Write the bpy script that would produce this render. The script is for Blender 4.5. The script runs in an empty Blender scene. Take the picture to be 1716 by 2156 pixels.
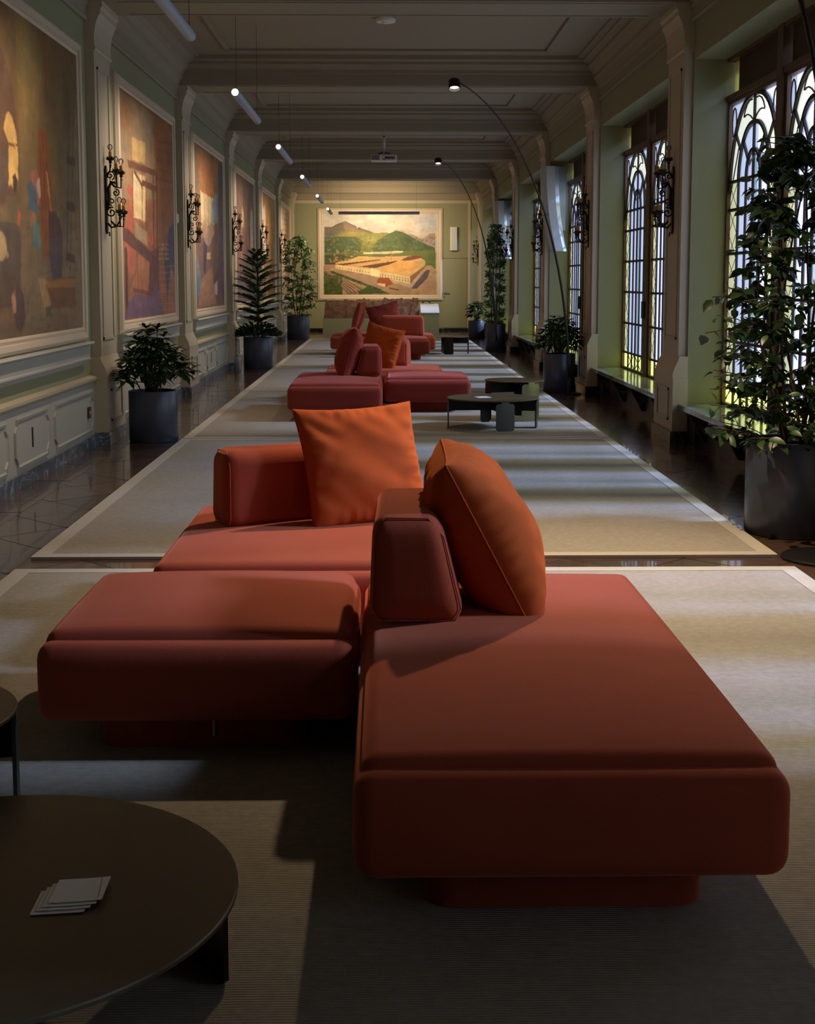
import bpy, math, random
import numpy as np
from mathutils import Vector, Matrix

# ------------------------------------------------------------------ camera
F_PX, PITCH, XH, YH, CAM_H = 2833.0, math.radians(6.4), 809.0, 590.0, 1.5
YC = YH + F_PX * math.tan(PITCH)
PSI = math.atan((858.0 - XH) * math.cos(PITCH) / F_PX)
scene = bpy.context.scene
COL = scene.collection
cam_d = bpy.data.cameras.new('camera')
cam = bpy.data.objects.new('camera', cam_d)
COL.objects.link(cam)
cam.location = (0, 0, CAM_H)
cam.rotation_euler = (math.pi / 2 - PITCH, 0, -PSI)
cam_d.sensor_fit = 'HORIZONTAL'
cam_d.sensor_width = 24.0
cam_d.lens = F_PX / 1716 * 24.0
cam_d.shift_y = (YC - 1078.0) / 1716.0
cam_d.clip_end = 200
scene.camera = cam

# ------------------------------------------------------------------ world and daylight
world = bpy.data.worlds.new('overcast_sky')
scene.world = world
world.use_nodes = True
wn = world.node_tree.nodes
wn['Background'].inputs[0].default_value = (0.72, 0.80, 1.0, 1)
wn['Background'].inputs[1].default_value = 1.55

def add_light(name, kind, loc, energy, color, rot=(0, 0, 0), **kw):
    d = bpy.data.lights.new(name, kind)
    d.energy = energy
    d.color = color
    for k, v in kw.items():
        setattr(d, k, v)
    o = bpy.data.objects.new(name, d)
    COL.objects.link(o)
    o.location = loc
    o.rotation_euler = rot
    return o

# soft light of the bright part of the overcast sky, coming in square to the windows
sun_dir = Vector((-math.cos(math.radians(33)), 0.02, -math.sin(math.radians(33))))
sun = add_light('sun', 'SUN', (20, 20, 20), 10.5, (0.50, 0.67, 1.0), angle=math.radians(9))
sun.rotation_euler = sun_dir.to_track_quat('-Z', 'Y').to_euler()

scene.view_settings.view_transform = 'Standard'
scene.view_settings.look = 'None'
scene.view_settings.gamma = 1.0
scene.view_settings.use_curve_mapping = False
scene.view_settings.exposure = 0.14
scene.cycles.use_denoising = True
scene.cycles.max_bounces = 8
scene.cycles.diffuse_bounces = 5
scene.cycles.glossy_bounces = 3
scene.cycles.transmission_bounces = 4
scene.cycles.transparent_max_bounces = 12
scene.cycles.sample_clamp_indirect = 4.0
scene.cycles.caustics_reflective = False
scene.cycles.caustics_refractive = False

# ------------------------------------------------------------------ room measures
PER = 5.27
P0 = 12.38                      # near face of the first pilaster in view
WL, SL, PL = -2.68, -2.60, -2.54     # left: wall, shaft face, plinth face
WR, SR, PR = 2.80, 2.72, 2.66        # right
WINX = 3.15
CZ = 4.33
BACKY, FRONTY = 39.6, -3.4
PW = 0.76
KS = range(-2, 6)
def PY(k): return P0 + PER * k
WIN_TOP, SILL = 3.48, 0.36

# ------------------------------------------------------------------ materials
def srgb(r, g, b):
    f = lambda c: (c / 255 / 12.92) if c / 255 <= 0.04045 else ((c / 255 + 0.055) / 1.055) ** 2.4
    return (f(r), f(g), f(b), 1)

MATS = {}
def mat(name, col, rough=0.6, metal=0.0, noise=0.0, scale=8.0, bump=0.0, bscale=60.0, sheen=0.0, sheen_col=None,
        spec=0.5, emit=None, estr=0.0, coat=0.0):
    m = bpy.data.materials.new(name)
    m.use_nodes = True
    nt = m.node_tree
    b = nt.nodes['Principled BSDF']
    b.inputs['Base Color'].default_value = col
    b.inputs['Roughness'].default_value = rough
    b.inputs['Metallic'].default_value = metal
    b.inputs['Specular IOR Level'].default_value = spec
    b.inputs['Coat Weight'].default_value = coat
    if sheen:
        b.inputs['Sheen Weight'].default_value = sheen
        b.inputs['Sheen Roughness'].default_value = 0.4
        b.inputs['Sheen Tint'].default_value = sheen_col or (1, 1, 1, 1)
    if emit:
        b.inputs['Emission Color'].default_value = emit
        b.inputs['Emission Strength'].default_value = estr
    tc = nt.nodes.new('ShaderNodeTexCoord')
    if noise:
        n = nt.nodes.new('ShaderNodeTexNoise')
        n.inputs['Scale'].default_value = scale
        n.inputs['Detail'].default_value = 5
        nt.links.new(tc.outputs['Object'], n.inputs['Vector'])
        mx = nt.nodes.new('ShaderNodeMix')
        mx.data_type = 'RGBA'
        mx.inputs[6].default_value = tuple(c * (1 - noise) for c in col[:3]) + (1,)
        mx.inputs[7].default_value = tuple(min(1, c * (1 + noise)) for c in col[:3]) + (1,)
        nt.links.new(n.outputs['Fac'], mx.inputs[0])
        nt.links.new(mx.outputs[2], b.inputs['Base Color'])
    if bump:
        n2 = nt.nodes.new('ShaderNodeTexNoise')
        n2.inputs['Scale'].default_value = bscale
        n2.inputs['Detail'].default_value = 4
        nt.links.new(tc.outputs['Object'], n2.inputs['Vector'])
        bp = nt.nodes.new('ShaderNodeBump')
        bp.inputs['Strength'].default_value = bump
        bp.inputs['Distance'].default_value = 0.01
        nt.links.new(n2.outputs['Fac'], bp.inputs['Height'])
        nt.links.new(bp.outputs['Normal'], b.inputs['Normal'])
    MATS[name] = m
    return m

green = mat('wall_green', srgb(144, 147, 116), 0.75, noise=0.05, scale=1.5, bump=0.08, bscale=25)
cream = mat('trim_cream', srgb(186, 176, 156), 0.55, noise=0.05, scale=2.0, bump=0.05, bscale=20)
ceilm = mat('ceiling_cream', srgb(150, 142, 124), 0.8, noise=0.04, scale=1.5)
frame_m = mat('frame_cream', srgb(206, 192, 172), 0.45)
dado_m = mat('dado_white', srgb(178, 180, 174), 0.55, noise=0.04, scale=2)
groove_m = mat('groove_olive', srgb(110, 104, 74), 0.6)
velvet_a = mat('velvet_terracotta', srgb(174, 80, 56), 0.85, noise=0.12, scale=5, bump=0.15, bscale=350, sheen=0.9, sheen_col=srgb(250, 155, 128), spec=0.2)
velvet_b = mat('velvet_orange', srgb(188, 86, 38), 0.85, noise=0.15, scale=7, bump=0.15, bscale=350, sheen=0.5, sheen_col=srgb(250, 140, 70), spec=0.2)
velvet_c = mat('velvet_claret', srgb(142, 56, 44), 0.85, noise=0.1, scale=5, bump=0.15, bscale=350, sheen=0.8, sheen_col=srgb(240, 150, 145), spec=0.2)
piping_m = mat('velvet_piping', srgb(180, 92, 66), 0.8)
tag_m = mat('white_tag', srgb(225, 225, 225), 0.6)
bronze = mat('table_bronze', srgb(92, 82, 62), 0.42, metal=0.5, noise=0.08, scale=12)
bronze_l = mat('table_leg_steel', srgb(96, 104, 112), 0.4, metal=0.6)
brass = mat('table_leg_brass', srgb(150, 150, 110), 0.35, metal=0.8)
paper = mat('card_white', srgb(235, 232, 230), 0.6)
potm = mat('pot_anthracite', srgb(76, 84, 102), 0.34, metal=0.35, noise=0.06, scale=20)
soil = mat('soil', srgb(50, 38, 28), 0.95, noise=0.3, scale=30, bump=0.6, bscale=40)
leaf_d = mat('leaf_dark', srgb(44, 74, 32), 0.4, noise=0.3, scale=9)
leaf_m = mat('leaf_mid', srgb(84, 124, 66), 0.4, noise=0.3, scale=9)
needle_m = mat('needle_green', srgb(52, 82, 34), 0.55, noise=0.25, scale=9)
juni_m = mat('juniper_green', srgb(34, 60, 34), 0.6, noise=0.25, scale=9)
stem_m = mat('stem_brown', srgb(84, 66, 44), 0.8, noise=0.2, scale=20)
iron = mat('wrought_iron', srgb(46, 44, 34), 0.5, metal=0.5, noise=0.3, scale=30)
candle_m = mat('candle_ochre', srgb(204, 150, 66), 0.6)
lampblk = mat('lamp_black', srgb(24, 22, 24), 0.4, metal=0.2)
tube_m = mat('tube_grey', srgb(160, 172, 196), 0.5)
glow_w = mat('lamp_glow', (1, 1, 1, 1), 0.5, emit=(1.0, 0.88, 0.85, 1), estr=6.0)
glow_c = mat('tube_glow', (1, 1, 1, 1), 0.5, emit=(1.0, 0.82, 0.8, 1), estr=1.6)
wood_w = mat('window_wood', srgb(92, 66, 42), 0.5, noise=0.2, scale=12)
lead_m = mat('window_lead', srgb(40, 30, 26), 0.5, metal=0.3)
panel_d = mat('window_top_panel', srgb(58, 42, 28), 0.6, noise=0.2, scale=9)
plastic_w = mat('white_plastic', srgb(222, 220, 214), 0.45)
alu = mat('speaker_grey', srgb(176, 186, 192), 0.4, metal=0.25)
alu_l = mat('speaker_grille', srgb(206, 214, 220), 0.5, metal=0.2)
black_p = mat('black_plastic', srgb(18, 18, 20), 0.45)
green_box = mat('plinth_sage', srgb(150, 156, 122), 0.6, noise=0.04)
white_top = mat('lectern_top', srgb(196, 206, 216), 0.3)
relief_m = mat('relief_brown', srgb(84, 62, 50), 0.9, noise=0.9, scale=5, bump=0.8, bscale=9)
brassh = mat('brass_handle', srgb(150, 118, 60), 0.35, metal=0.9)
steel = mat('brushed_steel', srgb(170, 176, 184), 0.3, metal=0.8)

def rug_mat(name, col, rib):
    m = mat(name, col, 0.95, noise=0.22, scale=38, spec=0.1)
    nt = m.node_tree
    b = nt.nodes['Principled BSDF']
    tc = nt.nodes.new('ShaderNodeTexCoord')
    w = nt.nodes.new('ShaderNodeTexWave')
    w.wave_type = 'BANDS'
    w.bands_direction = 'Y'
    w.inputs['Scale'].default_value = rib
    w.inputs['Distortion'].default_value = 1.5
    w.inputs['Detail'].default_value = 2
    n = nt.nodes.new('ShaderNodeTexNoise')
    n.inputs['Scale'].default_value = 120
    nt.links.new(tc.outputs['Object'], w.inputs['Vector'])
    nt.links.new(tc.outputs['Object'], n.inputs['Vector'])
    ad = nt.nodes.new('ShaderNodeMath')
    ad.operation = 'ADD'
    nt.links.new(w.outputs['Fac'], ad.inputs[0])
    nt.links.new(n.outputs['Fac'], ad.inputs[1])
    bp = nt.nodes.new('ShaderNodeBump')
    bp.inputs['Strength'].default_value = 0.5
    bp.inputs['Distance'].default_value = 0.004
    nt.links.new(ad.outputs[0], bp.inputs['Height'])
    nt.links.new(bp.outputs['Normal'], b.inputs['Normal'])
    return m
rug_m = rug_mat('rug_sisal', srgb(166, 159, 148), 32)
rugb_m = mat('rug_border', srgb(190, 184, 172), 0.85, noise=0.08, scale=40)

def marble(name, base, vein, rough, scale=3.0):
    m = mat(name, base, rough, spec=0.5)
    nt = m.node_tree
    b = nt.nodes['Principled BSDF']
    tc = nt.nodes.new('ShaderNodeTexCoord')
    n = nt.nodes.new('ShaderNodeTexNoise')
    n.inputs['Scale'].default_value = scale
    n.inputs['Detail'].default_value = 9
    n.inputs['Distortion'].default_value = 1.6
    nt.links.new(tc.outputs['Object'], n.inputs['Vector'])
    r = nt.nodes.new('ShaderNodeValToRGB')
    e = r.color_ramp.elements
    e[0].position = 0.30; e[0].color = base
    e[1].position = 0.70; e[1].color = base
    x = r.color_ramp.elements.new(0.5); x.color = vein
    y = r.color_ramp.elements.new(0.47); y.color = tuple(c * 1.5 for c in base[:3]) + (1,)
    z = r.color_ramp.elements.new(0.53); z.color = tuple(c * 1.3 for c in base[:3]) + (1,)
    nt.links.new(n.outputs['Fac'], r.inputs[0])
    nt.links.new(r.outputs[0], b.inputs['Base Color'])
    return m
marble_base = marble('baseboard_marble', srgb(74, 84, 98), srgb(168, 178, 190), 0.35, 5)
marble_dark = marble('bench_marble_dark', srgb(26, 28, 30), srgb(110, 110, 100), 0.3, 2.2)
marble_top = marble('bench_marble_top', srgb(104, 108, 98), srgb(150, 152, 140), 0.12, 2.5)

def tile_mat():
    m = mat('terracotta_tile', srgb(104, 68, 50), 0.2, spec=0.8, coat=0.5)
    nt = m.node_tree
    b = nt.nodes['Principled BSDF']
    oi = nt.nodes.new('ShaderNodeObjectInfo')
    tc = nt.nodes.new('ShaderNodeTexCoord')
    n = nt.nodes.new('ShaderNodeTexNoise')
    n.inputs['Scale'].default_value = 6
    n.inputs['Detail'].default_value = 5
    nt.links.new(tc.outputs['Object'], n.inputs['Vector'])
    ad = nt.nodes.new('ShaderNodeMath'); ad.operation = 'MULTIPLY_ADD'
    ad.inputs[1].default_value = 0.5
    nt.links.new(oi.outputs['Random'], ad.inputs[0])
    nt.links.new(n.outputs['Fac'], ad.inputs[2])
    r = nt.nodes.new('ShaderNodeValToRGB')
    r.color_ramp.elements[0].position = 0.25
    r.color_ramp.elements[0].color = srgb(58, 44, 38)
    r.color_ramp.elements[1].position = 1.1 if False else 0.98
    r.color_ramp.elements[1].color = srgb(100, 76, 62)
    nt.links.new(ad.outputs[0], r.inputs[0])
    nt.links.new(r.outputs[0], b.inputs['Base Color'])
    return m
tile_m = tile_mat()
grout = mat('floor_grout', srgb(48, 40, 34), 0.9)

def glass_mat(name, tint, tr=0.62, rough_scale=90):
    m = bpy.data.materials.new(name)
    m.use_nodes = True
    nt = m.node_tree
    nt.nodes.clear()
    out = nt.nodes.new('ShaderNodeOutputMaterial')
    t = nt.nodes.new('ShaderNodeBsdfTransparent')
    tl = nt.nodes.new('ShaderNodeBsdfTranslucent')
    gl = nt.nodes.new('ShaderNodeBsdfGlossy')
    tc = nt.nodes.new('ShaderNodeTexCoord')
    n = nt.nodes.new('ShaderNodeTexNoise')
    n.inputs['Scale'].default_value = rough_scale
    n.inputs['Detail'].default_value = 2
    mp = nt.nodes.new('ShaderNodeMapping')
    mp.inputs['Scale'].default_value = (1, 1, 2.5)
    nt.links.new(tc.outputs['Object'], mp.inputs['Vector'])
    nt.links.new(mp.outputs[0], n.inputs['Vector'])
    mx = nt.nodes.new('ShaderNodeMix'); mx.data_type = 'RGBA'
    mx.inputs[6].default_value = tuple(c * 0.82 for c in tint[:3]) + (1,)
    mx.inputs[7].default_value = tint
    nt.links.new(n.outputs['Fac'], mx.inputs[0])
    nt.links.new(mx.outputs[2], t.inputs[0])
    nt.links.new(mx.outputs[2], tl.inputs[0])
    gl.inputs['Roughness'].default_value = 0.2
    gl.inputs['Color'].default_value = (0.8, 0.8, 0.8, 1)
    a = nt.nodes.new('ShaderNodeMixShader'); a.inputs[0].default_value = 1 - tr
    b = nt.nodes.new('ShaderNodeMixShader'); b.inputs[0].default_value = 0.05
    nt.links.new(t.outputs[0], a.inputs[1]); nt.links.new(tl.outputs[0], a.inputs[2])
    nt.links.new(a.outputs[0], b.inputs[1]); nt.links.new(gl.outputs[0], b.inputs[2])
    nt.links.new(b.outputs[0], out.inputs[0])
    return m
g_white = glass_mat('glass_white', (0.76, 0.74, 0.80, 1), 0.75)
g_blue = glass_mat('glass_blue', (0.42, 0.48, 0.48, 1), 0.75)
g_pink = glass_mat('glass_pink', (0.80, 0.70, 0.76, 1), 0.75)
g_cream = glass_mat('glass_cream', (0.60, 0.52, 0.34, 1), 0.45)
g_amber = glass_mat('glass_amber', (0.46, 0.39, 0.18, 1), 0.45)
g_yellow = glass_mat('glass_yellow', (0.90, 0.80, 0.20, 1), 0.45)

def bulb_mat():
    m = bpy.data.materials.new('bulb_glass')
    m.use_nodes = True
    nt = m.node_tree; nt.nodes.clear()
    out = nt.nodes.new('ShaderNodeOutputMaterial')
    t = nt.nodes.new('ShaderNodeBsdfTransparent'); t.inputs[0].default_value = (0.9, 0.9, 0.92, 1)
    g = nt.nodes.new('ShaderNodeBsdfGlossy'); g.inputs['Roughness'].default_value = 0.05
    fr = nt.nodes.new('ShaderNodeLayerWeight'); fr.inputs[0].default_value = 0.35
    a = nt.nodes.new('ShaderNodeMixShader')
    nt.links.new(fr.outputs['Fresnel'], a.inputs[0])
    nt.links.new(t.outputs[0], a.inputs[1]); nt.links.new(g.outputs[0], a.inputs[2])
    nt.links.new(a.outputs[0], out.inputs[0])
    return m
bulb_m = bulb_mat()

def paint_mat():
    m = bpy.data.materials.new('oil_paint')
    m.use_nodes = True
    nt = m.node_tree
    b = nt.nodes['Principled BSDF']
    a = nt.nodes.new('ShaderNodeAttribute'); a.attribute_name = 'Col'
    nt.links.new(a.outputs['Color'], b.inputs['Base Color'])
    b.inputs['Roughness'].default_value = 0.55
    b.inputs['Specular IOR Level'].default_value = 0.3
    return m
paint_m = paint_mat()

# ------------------------------------------------------------------ mesh helpers
class MB:
    def __init__(self):
        self.v = []; self.f = []; self.mi = []
    def add(self, v, f, mi=0):
        n = len(self.v)
        self.v += [tuple(p) for p in v]
        self.f += [tuple(i + n for i in q) for q in f]
        self.mi += [mi] * len(f)
        return self
    def box(self, a, b, mi=0):
        x0, y0, z0 = a; x1, y1, z1 = b
        v = [(x0, y0, z0), (x1, y0, z0), (x1, y1, z0), (x0, y1, z0), (x0, y0, z1), (x1, y0, z1), (x1, y1, z1), (x0, y1, z1)]
        f = [(0, 3, 2, 1), (4, 5, 6, 7), (0, 1, 5, 4), (1, 2, 6, 5), (2, 3, 7, 6), (3, 0, 4, 7)]
        return self.add(v, f, mi)
    def prism(self, poly, axis, a, b, mi=0):
        """poly: 2D points; axis 0: (y,z) extruded in x, 1: (x,z) in y, 2: (x,y) in z"""
        n = len(poly)
        def P(p, t):
            return (t, p[0], p[1]) if axis == 0 else ((p[0], t, p[1]) if axis == 1 else (p[0], p[1], t))
        v = [P(p, a) for p in poly] + [P(p, b) for p in poly]
        f = [tuple(range(n)), tuple(range(2 * n - 1, n - 1, -1))]
        f += [(i, n + i, n + (i + 1) % n, (i + 1) % n) for i in range(n)]
        return self.add(v, f, mi)
    def lathe(self, prof, n=24, c=(0, 0, 0), cap=True, mi=0):
        v = []; f = []
        for r, z in prof:
            for i in range(n):
                a = 2 * math.pi * i / n
                v.append((c[0] + r * math.cos(a), c[1] + r * math.sin(a), c[2] + z))
        for j in range(len(prof) - 1):
            for i in range(n):
                k = (i + 1) % n
                f.append((j * n + i, j * n + k, (j + 1) * n + k, (j + 1) * n + i))
        if cap:
            f.append(tuple(range(n - 1, -1, -1)))
            f.append(tuple((len(prof) - 1) * n + i for i in range(n)))
        return self.add(v, f, mi)
    def tube(self, pts, r, n=6, mi=0, closed=False, taper=None):
        pts = [Vector(p) for p in pts]
        m = len(pts)
        v = []; f = []
        up = Vector((0, 0, 1))
        t0 = (pts[1] - pts[0]).normalized()
        if abs(t0.dot(up)) > 0.9: up = Vector((1, 0, 0))
        u = t0.cross(up).normalized()
        for i in range(m):
            if closed:
                t = (pts[(i + 1) % m] - pts[i - 1]).normalized()
            else:
                t = (pts[min(i + 1, m - 1)] - pts[max(i - 1, 0)]).normalized()
            u = (u - t * u.dot(t))
            if u.length < 1e-6: u = t.orthogonal()
            u.normalize()
            w = t.cross(u)
            rr = r if taper is None else r * taper[i]
            for k in range(n):
                a = 2 * math.pi * (k + 0.5) / n
                v.append(pts[i] + (u * math.cos(a) + w * math.sin(a)) * rr)
        for i in range(m if closed else m - 1):
            j = (i + 1) % m
            for k in range(n):
                l = (k + 1) % n
                f.append((i * n + k, i * n + l, j * n + l, j * n + k))
        if not closed:
            f.append(tuple(range(n - 1, -1, -1)))
            f.append(tuple((m - 1) * n + k for k in range(n)))
        return self.add(v, f, mi)
    def rbox(self, c, h, r, n=10, fn=None, mi=0):
        """rounded box centred at c with half sizes h"""
        s = [-1 + 2 * i / n for i in range(n + 1)]
        def axis(hh):
            inner = max(hh - r, 1e-4)
            a = [-hh, -hh + r * 0.3, -hh + r * 0.65, -inner]
            m = max(n - 6, 2)
            a += [-inner + 2 * inner * i / m for i in range(1, m)]
            a += [inner, hh - r * 0.65, hh - r * 0.3, hh]
            return a
        ax = [axis(h[i]) for i in range(3)]
        verts = {}; V = []; Fc = []
        def vid(p):
            k = tuple(round(q, 5) for q in p)
            if k not in verts:
                q = [max(-(h[i] - r), min(h[i] - r, p[i])) for i in range(3)]
                d = Vector([p[i] - q[i] for i in range(3)])
                if d.length > 1e-9: d = d.normalized() * r
                o = Vector(q) + d
                if fn: o = Vector(fn(o))
                verts[k] = len(V)
                V.append((o[0] + c[0], o[1] + c[1], o[2] + c[2]))
            return verts[k]
        for a in range(3):
            b, d = (a + 1) % 3, (a + 2) % 3
            for sgn in (-1, 1):
                for i in range(len(ax[b]) - 1):
                    for j in range(len(ax[d]) - 1):
                        q = []
                        for (ii, jj) in ((i, j), (i + 1, j), (i + 1, j + 1), (i, j + 1)):
                            p = [0, 0, 0]
                            p[a] = sgn * h[a]; p[b] = ax[b][ii]; p[d] = ax[d][jj]
                            q.append(vid(p))
                        Fc.append(tuple(q if sgn > 0 else q[::-1]))
        return self.add(V, Fc, mi)
    def mesh(self, name, mats, smooth=False):
        me = bpy.data.meshes.new(name)
        me.from_pydata(self.v, [], self.f)
        for m in (mats if isinstance(mats, (list, tuple)) else [mats]):
            me.materials.append(m)
        if any(self.mi):
            me.polygons.foreach_set('material_index', self.mi)
        if smooth:
            me.polygons.foreach_set('use_smooth', [True] * len(self.f))
        me.update()
        return me
    def obj(self, name, mats, parent=None, smooth=False, loc=None):
        o = bpy.data.objects.new(name, self.mesh(name, mats, smooth))
        COL.objects.link(o)
        if parent: o.parent = parent
        if loc: o.location = loc
        return o

def add_mesh(name, me, parent=None, loc=(0, 0, 0), rot=(0, 0, 0), sc=(1, 1, 1)):
    o = bpy.data.objects.new(name, me)
    COL.objects.link(o)
    if parent: o.parent = parent
    o.location = loc; o.rotation_euler = rot; o.scale = sc
    return o

def tag(o, label=None, cat=None, group=None, kind=None):
    if label: o['label'] = label
    if cat: o['category'] = cat
    if group: o['group'] = group
    if kind: o['kind'] = kind
    return o

def empty(name, loc=(0, 0, 0), rz=0.0):
    o = bpy.data.objects.new(name, None)
    o.empty_display_size = 0.1
    COL.objects.link(o)
    o.location = loc
    o.rotation_euler = (0, 0, rz)
    return o

def smooth_angle(o, ang=40):
    me = o.data
    me.polygons.foreach_set('use_smooth', [True] * len(me.polygons))
    try:
        me.set_sharp_from_angle(angle=math.radians(ang))
    except Exception:
        pass
    return o

# ------------------------------------------------------------------ floor
rnd = random.Random(7)
fl = MB().box((-3.2, FRONTY - .3, -0.12), (3.6, BACKY + .3, -0.006)).obj('floor', grout)
tag(fl, 'brown terracotta tile floor with dark joints around the pale rugs', kind='structure')

def clip_poly(poly, xmin, xmax, ymin, ymax):
    def cl(p, inside, inter):
        out = []
        for i in range(len(p)):
            a, b = p[i - 1], p[i]
            if inside(b):
                if not inside(a): out.append(inter(a, b))
                out.append(b)
            elif inside(a): out.append(inter(a, b))
        return out
    def ix(a, b, x):
        t = (x - a[0]) / (b[0] - a[0]); return (x, a[1] + t * (b[1] - a[1]))
    def iy(a, b, y):
        t = (y - a[1]) / (b[1] - a[1]); return (a[0] + t * (b[0] - a[0]), y)
    for ins, it in ((lambda p: p[0] >= xmin, lambda a, b: ix(a, b, xmin)), (lambda p: p[0] <= xmax, lambda a, b: ix(a, b, xmax)),
                    (lambda p: p[1] >= ymin, lambda a, b: iy(a, b, ymin)), (lambda p: p[1] <= ymax, lambda a, b: iy(a, b, ymax))):
        if not poly: return []
        poly = cl(poly, ins, it)
    return poly
tiles = []
J = 0.006
TS = 0.46
def diag_tiles(x0, x1, y0, y1):
    d = TS / math.sqrt(2)
    i0, i1 = int(x0 / d) - 2, int(x1 / d) + 3
    for i in range(i0, i1):
        for j in range(int(y0 / d) - 2, int(y1 / d) + 3):
            if (i + j) % 2: continue
            cx, cy = i * d, j * d
            h = d - J * 0.7
            p = clip_poly([(cx - h, cy), (cx, cy - h), (cx + h, cy), (cx, cy + h)], x0, x1, y0, y1)
            if len(p) >= 3:
                xs = [q[0] for q in p]; ys = [q[1] for q in p]
                if (max(xs) - min(xs)) * (max(ys) - min(ys)) > 0.004: tiles.append(p)
def rows(x0, x1, y0, y1, step):
    y = y0
    while y < y1:
        tiles.append([(x0 + J / 2, y + J / 2), (x1 - J / 2, y + J / 2), (x1 - J / 2, min(y + step, y1) - J / 2), (x0 + J / 2, min(y + step, y1) - J / 2)])
        y += step
rows(-2.66, -2.36, 5.0, 38.0, 0.46)
diag_tiles(-2.36, -1.93, 5.0, 39.5)
diag_tiles(-1.93, 2.16, 6.8, 7.25)
diag_tiles(2.16, 2.52, 5.0, 39.5)
rows(2.52, 3.05, 5.0, 38.0, 0.46)
diag_tiles(-1.93, 2.16, 34.4, 39.5)
def vis_key(p):
    cx = sum(q[0] for q in p) / len(p); cy = sum(q[1] for q in p) / len(p)
    ok = abs(cx) / cy < 0.33
    return (0 if ok else 1, cy)
tiles.sort(key=vis_key)
rest = MB()
for n, p in enumerate(tiles):
    cx = sum(q[0] for q in p) / len(p); cy = sum(q[1] for q in p) / len(p)
    dz = rnd.uniform(-0.0008, 0.0008)
    if n < 295:
        m = MB().prism([(q[0] - cx, q[1] - cy) for q in p], 2, -0.006, 0.0)
        m.obj('tile', tile_m, fl, loc=(cx, cy, dz))
    else:
        rest.prism(p, 2, -0.006, dz)
tag(rest.obj('far_tiles', tile_m, fl), kind='stuff')

# ------------------------------------------------------------------ walls
wl = MB().box((WL - 0.25, FRONTY, 0), (WL, BACKY, CZ + .1)).obj('wall_left', green)
tag(wl, 'pale green plaster wall with panelled dado on the left', kind='structure')
wbk = MB().box((-3.2, BACKY, 0), (3.6, BACKY + .25, CZ + .1)).obj('wall_back', green)
tag(wbk, 'pale green end wall behind the large landscape painting', kind='structure')
tag(MB().box((-3.2, FRONTY - .25, 0), (3.6, FRONTY, CZ + .1)).obj('wall_front', green), 'green wall behind the viewer', kind='structure')
wr = MB()
wr.box((WR, FRONTY, WIN_TOP), (3.4, BACKY, CZ + .1))
NEARW = PY(-1) - 3.15
NEAR0 = PY(-2) - 1.66  # unseen one-leaf opening, added to light the near seat fronts
wr.box((WR, FRONTY, 0), (3.4, NEAR0, WIN_TOP))
wr.box((WINX - .03, NEAR0, 0), (3.4, PY(-2), SILL - 0.02))
wr.box((WR, PY(-2), 0), (3.4, NEARW, WIN_TOP))
def near_of(k): return NEAR0 if k == -3 else (NEARW if k == -2 else PY(k) + PW)
wr.box((WINX - .03, NEARW, 0), (3.4, PY(-1), SILL - 0.02))
for k in range(-1, 6):
    wr.box((WR, PY(k), 0), (3.4, min(PY(k) + PW, BACKY), WIN_TOP))
for k in range(-1, 5):
    wr.box((WINX - .03, PY(k) + PW, 0), (3.4, PY(k + 1), SILL - 0.02))
wr = wr.obj('wall_right', green)
tag(wr, 'pale green window wall with deep reveals on the right', kind='structure')

# dado rail, dado panels, baseboard on the left wall
for k in range(-2, 5):
    y0, y1 = PY(k) + PW, PY(k + 1)
    if y1 < 5: continue
    d = MB().box((WL, y0, 0), (WL + 0.022, y1, 0.575)).obj('dado', dado_m, wl)
    rail = MB().prism([(WL, .565), (WL + .03, .57), (WL + .045, .585), (WL + .055, .60), (WL + .055, .622), (WL + .02, .635), (WL, .64)], 1, y0, y1)
    rail.obj('dado_rail', cream, wl)
    L = y1 - y0
    spans = [(y0 + .12, y0 + 1.58), (y0 + 1.76, y1 - 1.76), (y1 - 1.58, y1 - .12)]
    for n, (a, b) in enumerate(spans):
        z0, z1 = .135, .50
        def notch(a, b, z0, z1, e):
            w = .055
            return [(a + w + e, z0 + e), (b - w - e, z0 + e), (b - w - e, z0 + .05), (b - e, z0 + .09 + e * .3), (b - e, z1 - .09 - e * .3), (b - w - e, z1 - .05),
                    (b - w - e, z1 - e), (a + w + e, z1 - e), (a + w + e, z1 - .05), (a + e, z1 - .09 - e * .3), (a + e, z0 + .09 + e * .3), (a + w + e, z0 + .05)]
        pan = empty('dado_panel', (0, 0, 0)); pan.parent = wl
        # raised moulding ring around a recessed field
        o1, o2, o3 = notch(a, b, z0, z1, 0), notch(a, b, z0, z1, .018), notch(a, b, z0, z1, .03)
        X0 = WL + .0225
        v = [(X0, *p) for p in o1] + [(X0 + .014, *p) for p in o1] + [(X0 + .014, *p) for p in o2] + [(X0 + .001, *p) for p in o3]
        f = []
        for r_ in range(3):
            f += [(r_ * 12 + i, r_ * 12 + (i + 1) % 12, (r_ + 1) * 12 + (i + 1) % 12, (r_ + 1) * 12 + i) for i in range(12)]
        MB().add(v, f).obj('moulding', dado_m, pan)
        MB().add([(X0 + .002, *p) for p in o3], [tuple(range(12))]).obj('panel_field', MATS['wall_green'] if False else dado_m, pan)
        g = MB()
        g.add([(X0 + .0145, *p) for p in notch(a, b, z0, z1, .006)] + [(X0 + .0145, *p) for p in notch(a, b, z0, z1, .011)],
              [(i, (i + 1) % 12, 12 + (i + 1) % 12, 12 + i) for i in range(12)])
        g.obj('groove', groove_m, pan)
        if n == 1:
            MB().box((X0, (a + b) / 2 - .012, .25), (X0 + .008, (a + b) / 2 + .012, .40)).obj('slot', black_p, pan)
bbl = MB().box((WL, 4.5, 0), (WL + .045, BACKY, 0.09)).obj('baseboard_left', marble_base)
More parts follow.
